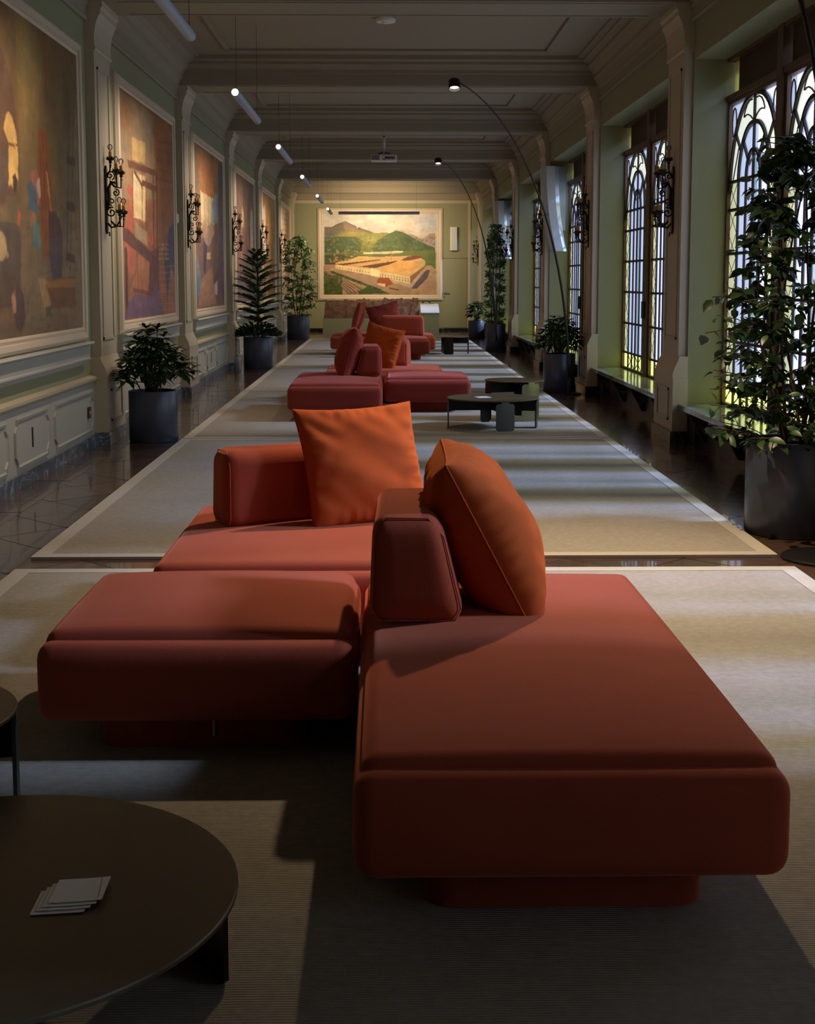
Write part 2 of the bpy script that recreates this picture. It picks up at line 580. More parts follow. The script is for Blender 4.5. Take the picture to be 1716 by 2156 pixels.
tag(bbl, 'blue grey veined marble skirting along the left wall', kind='structure')
y = 5.0
while y < 34:
    skip = any(PY(k) - .47 < y < PY(k) + PW for k in range(-2, 6))
    if not skip:
        MB().box((WL + .045, y + .003, 0), (WL + .055, y + .457, 0.10)).obj('slab', marble_base, bbl)
    y += .46

# pilasters
ordn = ['first', 'second', 'third', 'fourth', 'fifth', 'sixth', 'seventh', 'eighth']
def capital_prof(w0, sgn):
    """(dx, z) profile of console under the beam, dx measured from wall to the room"""
    return [(0, 3.55), (w0 + .012, 3.55), (w0 + .02, 3.565), (w0 + .02, 3.58), (w0 + .01, 3.59), (w0 + .01, 3.68), (w0 + .018, 3.73), (w0 + .03, 3.79), (w0 + .055, 3.85),
            (w0 + .07, 3.87), (w0 + .07, 3.91), (w0 + .09, 3.93), (w0 + .09, 3.98), (0, 3.98)]
tn = 0
for side in (-1, 1):
    wall, shaft, pl = (WL, SL, PL) if side < 0 else (WR, SR, PR)
    for k in range(-2, 6):
        tn += 1
        y0, y1 = PY(k), PY(k) + PW
        t = empty('trim_%d' % tn)
        t['kind'] = 'structure'
        sx = lambda dx: wall - side * dx if side > 0 else wall + dx
        sd = abs(shaft - wall)
        a = .03
        xs = sorted((wall, shaft))
        MB().box((xs[0], y0 + a, .6), (xs[1], y1 - a, 3.58)).obj('shaft', cream, t)
        # raised edging of the sunk shaft panel
        g = MB()
        xf, xo = shaft, shaft - side * .010
        for (ya, yb, za, zb) in ((y0 + .13, y0 + .155, .95, 3.42), (y1 - .155, y1 - .13, .95, 3.42), (y0 + .13, y1 - .13, .95, .975), (y0 + .13, y1 - .13, 3.395, 3.42)):
            g.box((min(xf, xo), ya, za), (max(xf, xo), yb, zb))
        g.obj('shaft_moulding', cream, t)
        xp = sorted((wall, pl))
        MB().box((xp[0], y0 - .04, .11), (xp[1], y1 + .04, .60)).obj('plinth', cream, t)
        prof = [(0, .60), (abs(pl - wall), .60), (abs(pl - wall), .64), (abs(pl - wall) - .015, .69), (sd + .012, .76), (sd, .80), (0, .80)]
        MB().prism([(sx(p[0]), p[1]) for p in prof], 1, y0 - .02, y1 + .02).obj('plinth_neck', cream, t)
        pan = MB()
        xq = pl - side * .012
        for (ya, yb, za, zb) in ((y0 + .12, y0 + .145, .2, .5), (y1 - .145, y1 - .12, .2, .5), (y0 + .12, y1 - .12, .2, .222), (y0 + .12, y1 - .12, .478, .5)):
            pan.box((min(pl, xq), ya, za), (max(pl, xq), yb, zb))
        pan.obj('plinth_panel', dado_m, t)
        xb = pl - side * .02
        MB().box((min(wall, xb), y0 - .06, 0), (max(wall, xb), y1 + .06, .11)).obj('base_block', marble_base if side < 0 else marble_dark, t)
        MB().prism([(sx(p[0]), p[1]) for p in capital_prof(sd, side)], 1, y0 + .01, y1 - .01).obj('capital', cream, t)

# ceiling, beams, cornices
cl = MB().box((-3.2, FRONTY, CZ), (3.6, BACKY + .2, CZ + .15)).obj('ceiling', ceilm)
tag(cl, 'cream coffered plaster ceiling with cross beams', kind='structure')
for k in range(-2, 6):
    y0, y1 = PY(k), PY(k) + PW - .03
    if y1 > BACKY: y1 = BACKY
    tn += 1
    t = empty('trim_%d' % tn); t['kind'] = 'structure'
    prof = [(y0 - .2, CZ), (y0 - .2, CZ - .05), (y0 - .17, CZ - .065), (y0 - .12, CZ - .07), (y0 - .12, CZ - .1), (y0 - .09, CZ - .14), (y0 - .04, CZ - .16), (y0 - .04, CZ - .20), (y0, CZ - .21),
            (y0, 3.98), (y1, 3.98), (y1, CZ - .21), (y1 + .04, CZ - .20), (y1 + .04, CZ - .16), (y1 + .09, CZ - .14), (y1 + .12, CZ - .1), (y1 + .12, CZ - .07), (y1 + .17, CZ - .065), (y1 + .2, CZ - .05), (y1 + .2, CZ)]
    MB().prism(prof, 0, WL, WR).obj('beam', ceilm, t)
    MB().box((WL + .3, y0 + .06, 3.972), (WR - .3, y0 + .10, 3.98)).obj('soffit_fillet', ceilm, t)
    MB().box((WL + .3, y1 - .10, 3.972), (WR - .3, y1 - .06, 3.98)).obj('soffit_fillet', ceilm, t)
corn = [(0, 3.80), (.03, 3.80), (.04, 3.825), (.03, 3.84), (.03, 3.93), (.05, 3.94), (.055, 3.99), (.085, 4.05), (.11, 4.07), (.11, 4.11), (.16, 4.17), (.20, 4.20), (.20, 4.24), (.27, 4.27), (.27, 4.295), (.34, 4.305), (.34, CZ), (0, CZ)]
for k in range(-2, 5):
    a, b = PY(k) + PW - .03, PY(k + 1)
    tn += 1
    t = empty('trim_%d' % tn); t['kind'] = 'structure'
    MB().prism([(WL + p[0], p[1]) for p in corn], 1, a, b).obj('cornice', ceilm, t)
    MB().prism([(WR - p[0], p[1]) for p in corn], 1, a, b).obj('cornice', ceilm, t)
    # inner coffer frame
    x0, x1, ya, yb = WL + .73, WR - .75, a + .62, b - .62
    for (p, q) in (((x0, ya), (x1, ya + .05)), ((x0, yb - .05), (x1, yb)), ((x0, ya), (x0 + .05, yb)), ((x1 - .05, ya), (x1, yb))):
        MB().box((p[0], p[1], CZ - .03), (q[0], q[1], CZ)).obj('coffer_fillet', ceilm, t)
# frieze on back wall
tn += 1
t = empty('trim_%d' % tn); t['kind'] = 'structure'
bk = [(BACKY - p[0] * .8, p[1]) for p in corn]
MB().prism(bk, 0, WL, WR).obj('cornice', ceilm, t)
MB().box((WL, BACKY - .02, 3.72), (WR, BACKY, 3.80)).obj('picture_rail', cream, t)

# ------------------------------------------------------------------ windows
leafw = 1.62
Z_SP, Z_T = 2.38, 3.08
rowz = [.57, .95, 1.35, 1.74, 2.13, 2.38]
colo = [-.76, -.47, -.22, 0, .22, .47, .76]
def arch(a, z0, z1, n=14, s=1):
    out = []
    for i in range(n + 1):
        t = i / n * math.pi / 2
        out.append((s * a * math.cos(t) ** .85, z0 + (z1 - z0) * math.sin(t) ** 1.05))
    return out
panes = []   # (polygon, material)
for r in range(5):
    for c in range(6):
        m_ = g_amber if c in (0, 5) else (g_white if c in (1, 4) else (g_blue if c == 2 else g_pink))
        panes.append(([(colo[c], rowz[r]), (colo[c + 1], rowz[r]), (colo[c + 1], rowz[r + 1]), (colo[c], rowz[r + 1])], m_))
for (a, b) in ((-.76, -.47), (-.47, 0), (0, .47), (.47, .76)):
    panes.append(([(a, .37), (b, .37), (b, .57), (a, .57)], g_yellow))
A1, A2, A3 = .76, .47, .22
ZT2, ZT3 = 2.84, 2.61
for s in (-1, 1):
    a1, a2, a3 = arch(A1, Z_SP - .1, Z_T, s=s), arch(A2, Z_SP, ZT2, s=s), arch(A3, Z_SP, ZT3, s=s)
    panes.append(([(0, Z_SP)] + a3, g_blue if s < 0 else g_pink))
    panes.append((a3 + a2[::-1], g_white))
    panes.append(([(s * A1, Z_SP)] + a1[3:] + a2[::-1], g_cream))
    panes.append((a1[3:] + [(s * A1, Z_T)], g_white))
def P3(p, x=0): return (x, p[0], p[1])
lead = MB()
for c in colo[1:-1]:
    lead.tube([(0, c, .37), (0, c, Z_SP)], .018, 4)
lead.tube([(0, 0, Z_SP), (0, 0, Z_T)], .020, 4)
for z in rowz:
    lead.tube([(0, -.78, z), (0, .78, z)], .017, 4)
for s in (-1, 1):
    lead.tube([P3(p) for p in arch(A1, Z_SP - .1, Z_T, s=s)], .026, 4)
    lead.tube([P3(p) for p in arch(A2, Z_SP, ZT2, s=s)], .024, 4)
    lead.tube([P3(p) for p in arch(A3, Z_SP, ZT3, s=s)], .022, 4)
    lead.tube([(0, s * .33, 2.70), (0, s * .13, 2.50)], .020, 4)
    lead.tube([(0, s * .40, 2.62), (0, s * .60, 2.80)], .018, 4)
    # thin iron curls
    lead.tube([(-.01, s * (.02 + .30 * math.sin(t * 3.0)), 2.86 + .16 * t + .03 * math.sin(t * 9)) for t in [i / 10 for i in range(11)]], .007, 4)
    lead.tube([(-.01, s * (.47 + .26 * t), 2.66 - .42 * t) for t in [i / 5 for i in range(6)]], .006, 4)
    lead.tube([(-.01, s * (.64 + .07 * math.cos(t)), 2.90 + .13 * math.sin(t)) for t in [i / 12 * 2 * math.pi for i in range(12)]], .007, 4, closed=True)
    for z in [.60 + .22 * i for i in range(8)]:
        lead.tube([(-.01, s * .48, z), (-.01, s * .75, z + .22)], .003, 3)
        lead.tube([(-.01, s * .75, z), (-.01, s * .48, z + .22)], .003, 3)
    lead.tube([(-.01, s * .02, .38), (-.01, s * .46, .56)], .005, 4)
    lead.tube([(-.01, s * .46, .38), (-.01, s * .02, .56)], .005, 4)
lead_me = lead.mesh('leading', lead_m)
rail_mb = MB()
rail_mb.box((-.03, -.81, .345), (.03, -.76, 3.10)).box((-.03, .76, .345), (.03, .81, 3.10)).box((-.03, -.81, .345), (.03, .81, .385)).box((-.03, -.81, 3.07), (.03, .81, 3.12))
rail_me = rail_mb.mesh('sash', wood_w)
pane_me = []
allp = {}
for poly, m_ in panes:
    me = MB().add([P3(p) for p in poly], [tuple(range(len(poly)))]).mesh('pane', m_)
    pane_me.append(me)
joined = MB()
pm = [g_white, g_blue, g_pink, g_cream, g_amber, g_yellow]
for poly, m_ in panes:
    joined.add([P3(p) for p in poly], [tuple(range(len(poly)))], pm.index(m_))
joined_me = joined.mesh('panes', pm)
top_me = MB().box((-.02, -.78, 3.14), (.02, .60, 3.45)).mesh('top_panel', panel_d)
top_full = MB().box((-.02, -.78, 3.14), (.02, .78, 3.45)).mesh('top_panel', panel_d)
strip_me = MB().box((-.012, .62, 3.14), (.012, .77, 3.45)).mesh('top_strip', g_amber)
leaves_spec = [(1.62, 0), (1.36, 1), (1.28, 2)]
wi = 0
for k in range(-3, 5):
    wi += 1
    far, near = PY(k + 1), near_of(k)
    w = empty('window_%d' % wi)
    w['kind'] = 'structure'
    w['label'] = ('added leaded window beside the viewer, outside the picture, lighting the seat fronts' if k == -3 else 'leaded window just outside the right edge of the picture' if k == -2
                  else 'tall leaded window with gothic arches, ' + ordn[k + 1] + ' visible from the right edge')
    yy = far + .02
    for n, (lw, _) in enumerate(leaves_spec if k > -2 else leaves_spec[:k + 4]):
        c = yy - lw / 2
        s = lw / leafw
        add_mesh('sash', rail_me, w, (WINX, c, 0), sc=(1, s, 1))
        add_mesh('leading', lead_me, w, (WINX, c, 0), sc=(1, s, 1))
        add_mesh('top_panel', top_me if n == 0 else top_full, w, (WINX + .03, c, 0), sc=(1, s, 1))
        if n == 0: add_mesh('top_strip', strip_me, w, (WINX + .03, c, 0), sc=(1, s, 1))
        if k in (-1, 0):
            for me in pane_me:
                add_mesh('pane', me, w, (WINX + .004, c, 0), sc=(1, s, 1))
        else:
            p = add_mesh('far_panes', joined_me, w, (WINX + .004, c, 0), sc=(1, s, 1))
            p['kind'] = 'stuff'
        yy -= lw
        if n < (2 if k > -2 else k + 3):
            MB().box((WINX - .06, yy - .15, SILL - .02), (WINX + .06, yy, WIN_TOP)).obj('mullion', wood_w, w)
            if n == 0:
                MB().box((WINX - .10, yy - .10, 1.05), (WINX - .06, yy - .05, 1.25)).obj('window_handle', iron, w)
            yy -= .15
    MB().box((WINX - .05, near, 3.10), (WINX + .05, far, 3.15)).obj('transom', wood_w, w)
    MB().box((WINX - .05, near, 3.45), (WINX + .05, far, WIN_TOP)).obj('head_rail', wood_w, w)
    # renderer portal: guides sky sampling through the opening, gives no light of its own
    pd = bpy.data.lights.new('window_portal', 'AREA')
    pd.shape = 'RECTANGLE'; pd.size = 3.2; pd.size_y = far - near
    pd.cycles.is_portal = True
    po = bpy.data.objects.new('window_portal', pd)
    COL.objects.link(po)
    po.location = (WINX + .22, (far + near) / 2, 1.9)
    po.rotation_euler = (0, math.radians(90), 0)

# benches below the windows
bench_lab = ['short grey marble window ledge on the right, nearest the viewer', 'polished grey marble window ledge behind the big right-hand plant', 'polished grey marble ledge below the second window with yellow panes mirrored in it',
             'grey marble ledge below the third window, behind the potted bush', 'grey marble ledge below the fourth window from the viewer', 'grey marble ledge below the fifth window from the viewer',
             'grey marble ledge below the last window by the end wall']
for k in range(-2, 5):
    a, b = near_of(k), PY(k + 1)
    t = tag(empty('window_bench', (2.9, (a + b) / 2, 0)), bench_lab[k + 2], 'bench', 'marble ledges under the windows')
    L = (b - a) / 2
    MB().box((-.185, -L + .01, .315), (WINX - 2.9 - .03, L - .01, .36)).obj('bench_top', marble_top, t)
    MB().box((-.02, -L + .01, 0), (.20, L - .01, .315)).obj('front_panel', marble_dark, t)
    for n in range(4 if k > -2 else 2):
        yy = -L + .5 + n * (2 * L - 1) / (3 if k > -2 else 1)
        MB().prism([(-.19, .315), (-.02, .315), (-.02, .06), (-.05, .06)], 1, yy - .03, yy + .03).obj('bracket', marble_dark, t)

# ------------------------------------------------------------------ rugs
rug_x0, rug_x1 = -1.91, 2.14
rug_lab = ['pale sisal rug under the nearest red seating group and the low dark table', 'pale sisal rug with an empty middle, second from the viewer',
           'pale sisal rug under the second seating group and its tables', 'pale sisal rug beyond the second seating group, left of the tall araucaria pot' if False else 'pale sisal rug just beyond the second seating group',
           'pale sisal rug under the third seating group', 'farthest pale sisal rug before the end wall']
for n, (a, b) in enumerate([(1.3, 6.87), (7.17, 12.63), (12.665, 18.22), (18.245, 23.78), (23.805, 29.12), (29.145, 34.42)]):
    t = tag(empty('rug', ((rug_x0 + rug_x1) / 2, (a + b) / 2, 0)), rug_lab[n], 'rug', 'row of sisal rugs down the middle of the hall')
    hx, hy = (rug_x1 - rug_x0) / 2, (b - a) / 2
    th = .014
    MB().box((-hx + .09, -hy + .09, .001), (hx - .09, hy - .09, th)).obj('rug_field', rug_m, t)
    bd = MB()
    B = .09
    for poly in ([(-hx, -hy), (hx, -hy), (hx - B, -hy + B), (-hx + B, -hy + B)], [(hx, -hy), (hx, hy), (hx - B, hy - B), (hx - B, -hy + B)],
                 [(hx, hy), (-hx, hy), (-hx + B, hy - B), (hx - B, hy - B)], [(-hx, hy), (-hx, -hy), (-hx + B, -hy + B), (-hx + B, hy - B)]):
        bd.prism(poly, 2, .001, th + .002)
    bd.obj('rug_border', rugb_m, t)

# ------------------------------------------------------------------ sofas
def seat_module(name, x0, x1, y0, y1, m, label, group, base_in=.17, tagside=None, lip='near'):
    cx, cy = (x0 + x1) / 2, (y0 + y1) / 2
    t = tag(empty(name, (cx, cy, .016)), label, 'sofa', group)
    hx, hy = (x1 - x0) / 2, (y1 - y0) / 2
    zb = .135
    def swell(p):
        s = 1 - .035 * ((p[2] + .10) / .2 < .0) * 1
        return p
    b = MB().rbox((0, 0, .239), (hx, hy, .127), .055, 12)
    b.obj('seat_body', m, t, smooth=True)
    # domed top cushion, set slightly in from the front lip
    def dome(p):
        u, v = p[0] / hx, p[1] / hy
        z = p[2] + (.035 * (1 - abs(u) ** 2.4) * (1 - abs(v) ** 2.4) if p[2] > 0 else 0)
        return (p[0], p[1], z)
    MB().rbox((0, .020, .336), (hx - .016, hy - .038, .056), .048, 22, dome).obj('seat_cushion', m, t, smooth=True)
    bx_, by_, r_ = hx - base_in, hy - .125, .075
    plan = []
    for (sx_, sy_, a0) in ((1, 1, 0), (-1, 1, 90), (-1, -1, 180), (1, -1, 270)):
        for q in range(7):
            a = math.radians(a0 + q * 15)
            plan.append((sx_ * (bx_ - r_) + r_ * math.cos(a), sy_ * (by_ - r_) + r_ * math.sin(a)))
    smooth_angle(MB().prism(plan, 2, 0, .15).obj('plinth_base', m, t))
    if tagside is not None:
        MB().box((tagside - .004, -hy + .118, .035), (tagside + .004, -hy + .124, .105)).obj('care_tag', tag_m, t)
    return t

def back_block(name, loc, rz, m, label, group, L=.68, Wb=.31, Wt=.21, H=.345):
    t = tag(empty(name, loc, rz), label, 'backrest', group)
    def tp(p):
        u = (p[2] + H / 2) / H
        w = Wb + (Wt - Wb) * u
        return (p[0] * w / Wb + (-.035 * u), p[1] * (1 - .05 * u), p[2])
    MB().rbox((0, 0, H / 2), (Wb / 2, L / 2, H / 2), .065, 12, tp).obj('cushion_block', m, t, smooth=True)
    # piping round both ends
    for s in (-1, 1):
        pts = []
        for (x, z) in [(-Wb / 2 + .035, .012), (Wb / 2 - .035, .012), (Wb / 2 - .008, .05), (Wb / 2 - .008, H - .07), (Wb / 2 - .06, H - .01), (-Wb / 2 + .06, H - .01), (-Wb / 2 + .008, H - .07), (-Wb / 2 + .008, .05)]:
            q = tp((x, s * (L / 2 - .022), z - H / 2))
            pts.append((q[0], q[1], q[2] + H / 2))
        MB().tube(pts, .0028, 5, closed=True).obj('piping', piping_m, t, smooth=True)
    return t

def pillow(name, M, m, label, group, size=.56, T=.115, seed=1, cat='cushion', wk=1.0):
    rr = random.Random(seed)
    ph = [rr.uniform(0, 6.28) for _ in range(8)]
    n = 56
    V = []; Fc = []
    def pt(u, v, s):
        a = size / 2
        x = a * u * (1 - .07 * (1 - v * v)) 
        y = a * v * (1 - .07 * (1 - u * u))
        e = max(0.0, (1 - u * u)) ** .36 * max(0.0, (1 - v * v)) ** .36
        z = s * T * e
        ed = (1 - (1 - u * u) ** .5 * (1 - v * v) ** .5)
        z += s * e * .006 * ed * (math.sin(14 * u + ph[0] + 3 * math.sin(5 * v + ph[1])) + math.sin(17 * v + ph[2] + 2 * math.sin(6 * u + ph[3])))
        z += .006 * e * math.sin(4 * u + 5 * v + ph[4])
        wr1 = math.exp(-((1 - abs(u)) / .16) ** 2) * (1 - v * v); wr2 = math.exp(-((1 - abs(v)) / .16) ** 2) * (1 - u * u)
        z += s * .007 * wk * e ** .5 * (wr1 * math.sin(26 * v + ph[5] + 4 * math.sin(3 * v)) + wr2 * math.sin(26 * u + ph[6] + 4 * math.sin(3 * u)))
        return (x, y, z)
    for s in (1, -1):
        o = len(V)
        for i in range(n + 1):
            for j in range(n + 1):
                u = math.sin((i / n - .5) * math.pi); v = math.sin((j / n - .5) * math.pi)
                V.append(pt(u, v, s))
        for i in range(n):
            for j in range(n):
                q = (o + i * (n + 1) + j, o + (i + 1) * (n + 1) + j, o + (i + 1) * (n + 1) + j + 1, o + i * (n + 1) + j + 1)
                Fc.append(q if s > 0 else q[::-1])
    t = tag(empty(name), label, cat, group)
    t.matrix_world = M
    MB().add(V, Fc).obj('pillow_cover', m, t, smooth=True)
    seam = []
    for i in range(80):
        a = i / 80 * 4
        side, f = int(a), (a - int(a)) * 2 - 1
        f = math.sin(f * math.pi / 2)
        u, v = [(f, -1), (1, f), (-f, 1), (-1, -f)][side]
        p = pt(u, v, 1)
        seam.append((p[0], p[1], 0))
    MB().tube(seam, .004, 5, closed=True).obj('pillow_seam', m, t, smooth=True)
    return t

def frame_matrix(origin, xdir, ydir):
    x = Vector(xdir).normalized()
    y = Vector(ydir); y = (y - x * y.dot(x)).normalized()
    z = x.cross(y)
    M = Matrix((x, y, z)).transposed().to_4x4()
    M.translation = Vector(origin)
    return M

# group 1
G1 = 'nearest seating group'
seat_module('chaise_seat', -.075, .935, 2.93, 4.98, velvet_a, 'long terracotta velvet chaise seat at the front right of the nearest group', G1)
seat_module('square_seat', -1.085, -.09, 4.06, 5.02, velvet_a, 'square terracotta velvet seat at the left of the nearest group, white tag on its base', G1, tagside=.04)
seat_module('wide_seat', -.92, .56, 5.06, 6.56, velvet_a, 'wide terracotta velvet seat behind the two front seats of the nearest group', G1)
ZS = .016 + .39
back_block('back_block', (.108, 4.43, ZS + .022), math.radians(-1), velvet_a, 'terracotta wedge backrest standing on the long front chaise', G1, L=.66)
back_block('back_block', (-.42, 6.02, ZS + .01), math.radians(-65), velvet_a, 'terracotta wedge backrest on the wide rear seat, left of the square orange cushion', G1, L=.70, Wb=.25)
# orange cushion leaning back against the rear wedge
bl, br, tl_, tr_ = Vector((-.25, 5.76, .42)), Vector((.20, 5.93, .42)), Vector((-.40, 5.93, .90)), Vector((.06, 6.12, .93))
c = (bl + br + tl_ + tr_) / 4
pillow('orange_cushion', frame_matrix(c + Vector((0, -.0, .015)), (br - bl) + (tr_ - tl_), (tl_ - bl) + (tr_ - br)), velvet_b, 'big square orange velvet cushion on the rear seat, facing the viewer', G1, .56, .085, 3)
# burnt orange cushion leaning on the front wedge, seen from its edge
c = Vector((.335, 4.46, .665))
pillow('orange_cushion', frame_matrix(c, (.02, 1, .02), (-.46, .03, .88)), velvet_b, 'plump burnt-orange velvet cushion leaning on the front wedge, seen edge-on', G1, .60, .165, 11, wk=2.0)

# group 2 (mirrored)
G2 = 'second seating group'
seat_module('chaise_seat', -1.03, -.02, 14.15, 16.15, velvet_c, 'long dark red velvet chaise seat at the left of the second group', G2)
seat_module('square_seat', .0, .98, 15.12, 16.12, velvet_c, 'square red velvet seat at the right of the second group, beside the round tables', G2)
seat_module('wide_seat', -.74, .74, 16.2, 17.65, velvet_a, 'wide pinkish red velvet seat at the rear of the second group', G2)
back_block('back_block', (-.185, 15.35, ZS + .02), math.radians(182), velvet_c, 'dark red wedge backrest standing on the chaise of the second group', G2, L=.66)
back_block('back_block', (-.02, 16.95, ZS + .02), math.radians(-100), velvet_a, 'orange-red wedge backrest on the wide rear seat of the second group', G2, L=.7)
pillow('red_cushion', frame_matrix((-.40, 15.28, .685), (-.02, 1, 0), (.24, 0, .97)), velvet_c, 'dark red velvet cushion leaning against the wedge of the second group', G2, .58, .15, 21)
pillow('orange_cushion', frame_matrix((-.04, 16.60, .68), (.80, -.50, -.20), (-.10, .28, .95)), velvet_b, 'orange velvet cushion tilted on the rear seat of the second group', G2, .54, .10, 22)

# group 3
G3 = 'farthest seating group'
seat_module('chaise_seat', -.06, .86, 25.2, 26.6, velvet_c, 'dark red velvet seat at the front of the farthest group', G3)
seat_module('square_seat', -1.08, -.1, 26.9, 27.95, velvet_a, 'red velvet seat sticking out at the left of the farthest group', G3)
seat_module('wide_seat', -.06, 1.02, 26.75, 28.2, velvet_a, 'red velvet seat at the rear right of the farthest group', G3)
back_block('back_block', (.35, 26.15, ZS + .02), math.radians(88), velvet_a, 'broad pinkish red wedge backrest of the farthest group', G3, L=.86, H=.40)
pillow('red_cushion', frame_matrix((-.52, 27.25, .74), (.15, 1, 0), (.25, 0, .97)), velvet_a, 'dark red cushion standing upright at the left of the farthest group', G3, .66, .10, 31)
pillow('red_cushion', frame_matrix((.02, 27.05, .72), (.95, .1, .22), (-.22, .28, .95)), velvet_c, 'claret cushion tilted to the right in the farthest group', G3, .66, .10, 32)

# ------------------------------------------------------------------ round tables
def round_table(loc, R, H, rz, label, group, legs, m_top=None):
    t = tag(empty('round_table', (loc[0], loc[1], .016), rz), label, 'table', group)
    o = MB().lathe([(R - .004, H - .012), (R, H - .010), (R, H - .003), (R - .003, H)], 72).obj('table_top', m_top or bronze, t)
    smooth_angle(o)
    ap = MB()
    apz0 = H - .012 - .12
    for i, (ang, wd, mm) in enumerate(legs):
        a = math.radians(ang)
        rl = R * .965
        ca, sa = math.cos(a), math.sin(a)
        # radial web from the centre to the leg
        q = MB()
        px, py = -sa * .006, ca * .006
        v = [(px, py), (ca * rl + px, sa * rl + py), (ca * rl - px, sa * rl - py), (-px, -py)]
        ap.prism(v, 2, apz0, H - .012)
        # bent plate leg
        n = 10
        V = []; Fc = []
        half = wd / 2 / rl
        def colz(k):  # rounded corners of the plate
            u = abs(k / n * 2 - 1)
            return .02 * max(0, (u - .8) / .2) ** 2
        for k in range(n + 1):
            th = a - half + 2 * half * k / n
            for r_ in (rl, rl + .010):
                V.append((r_ * math.cos(th), r_ * math.sin(th), colz(k) ))
                V.append((r_ * math.cos(th), r_ * math.sin(th), H - .03 - colz(k)))
        for k in range(n):
            b0, b1 = k * 4, (k + 1) * 4
            Fc += [(b0, b1, b1 + 1, b0 + 1), (b0 + 2, b0 + 3, b1 + 3, b1 + 2), (b0, b0 + 2, b1 + 2, b1), (b0 + 1, b1 + 1, b1 + 3, b0 + 3)]
        Fc += [(0, 1, 3, 2), (n * 4, n * 4 + 2, n * 4 + 3, n * 4 + 1)]
        smooth_angle(MB().add(V, Fc).obj('leg', mm, t))
        MB().box((-.04, -.004, 0), (.04, .004, .022)).obj('leg_tab', mm, t, loc=(ca * (rl + .005), sa * (rl + .005), H - .033)).rotation_euler = (0, 0, a + math.pi / 2)
    ap.obj('apron', lampblk, t)
    return t
round_table((-.795, 2.515), .505, .30, 0, 'large low round dark metal table at the bottom left corner', 'tables of the nearest group', [(36, .26, lampblk), (150, .24, lampblk), (262, .2, lampblk)])
round_table((-1.212, 3.22), .30, .43, 0, 'small taller round table cut off by the left edge', 'tables of the nearest group', [(12, .09, bronze_l), (90, .2, bronze_l), (215, .2, bronze_l)])
round_table((1.10, 13.64), .465, .30, 0, 'low round dark table with a white card beside the second group', 'tables of the second group', [(282, .19, bronze_l), (183, .07, bronze_l), (-12, .16, lampblk), (95, .10, lampblk)])
round_table((1.40, 14.45), .32, .42, 0, 'smaller taller round table behind the low table of the second group', 'tables of the second group', [(-60, .22, brass), (200, .14, lampblk), (70, .16, lampblk)])
round_table((1.375, 27.35), .345, .35, 0, 'round dark table beside the farthest seating group', 'tables of the farthest group', [(255, .2, lampblk), (-15, .1, lampblk), (110, .2, lampblk)])

# cards
cr = random.Random(3)
for n in range(4):
    i = 3 - n
    lab = ['topmost white card of the fanned stack on the low round table', 'second white card from the top of the fanned stack', 'third white card from the top of the fanned stack', 'lowest white card of the fanned stack, on the table top'][n]
    o = empty('card', (-.592 - .0088 * n, 2.505 - .0115 * n, .3175 + .0022 * i), math.radians(6))
    tag(o, lab, 'card', 'fanned stack of white cards')
    V = []; Fc = []
    K = 8
    for a in range(K + 1):
        for b in range(K + 1):
            u, v = a / K - .5, b / K - .5
            V.append((u * .100 + v * .008, v * .100, .0010 + .004 * max(0, u) ** 2 * (1 + i * .3)))
    N = len(V)
    V += [(p[0], p[1], p[2] - .0009) for p in V[:N]]
    for a in range(K):
        for b in range(K):
            q = (a * (K + 1) + b, (a + 1) * (K + 1) + b, (a + 1) * (K + 1) + b + 1, a * (K + 1) + b + 1)
            Fc.append(q); Fc.append(tuple(N + r for r in q[::-1]))
    MB().add(V, Fc).obj('card_sheet', paper, o)
    if n == 0:
        MB().box((.038, -.042, .0020), (.0386, .044, .0028)).obj('printed_line', bronze_l, o)
t = tag(empty('card', (1.00, 13.62, .317), .3), 'white card lying on the low table of the second group', 'card')
MB().box((-.07, -.07, 0), (.07, .07, .003)).obj('card_sheet', paper, t)

# ------------------------------------------------------------------ pots and plants
def pot(t, R, H):
    o = MB().lathe([(R - .01, 0), (R, .012), (R, H - .006), (R - .004, H), (R - .018, H), (R - .02, H - .05), (R - .02, H - .07)], 48, cap=False).obj('planter', potm, t)
    smooth_angle(o)
    d = MB().lathe([(R - .02, H - .075), (R - .02, H - .055), (R * .5, H - .045), (.01, H - .04)], 32)
    d.obj('soil', soil, t)
    # scratches of the metal stay in the material
    return t
def leaf_mesh(name, L, W, m, fold=.25, droop=.25, n=5):
    V = []; Fc = []
    for i in range(n + 1):
        u = i / n
        w = W / 2 * (math.sin(math.pi * min(1, u * 1.0)) ** .75) * (1 - .25 * u) if 0 < i < n else .002
        z = -droop * L * u * u
        V += [(-w, L * u, z + fold * w), (0, L * u, z), (w, L * u, z + fold * w)]
    for i in range(n):
        a = i * 3
        Fc += [(a, a + 1, a + 4, a + 3), (a + 1, a + 2, a + 5, a + 4)]
    return MB().add(V, Fc).mesh(name, m, smooth=True)
def leaf_into(mb, M, L, W, droop=.25, fold=.25):
    n = 3
    V = []; Fc = []
    for i in range(n + 1):
        u = i / n
        w = W / 2 * (math.sin(math.pi * u) ** .75) if 0 < i < n else .001
        z = -droop * L * u * u
        V += [M @ Vector((-w, L * u, z + fold * w)), M @ Vector((0, L * u, z)), M @ Vector((w, L * u, z + fold * w))]
    for i in range(n):
        a = i * 3
        Fc += [(a, a + 1, a + 4, a + 3), (a + 1, a + 2, a + 5, a + 4)]
    mb.add(V, Fc)
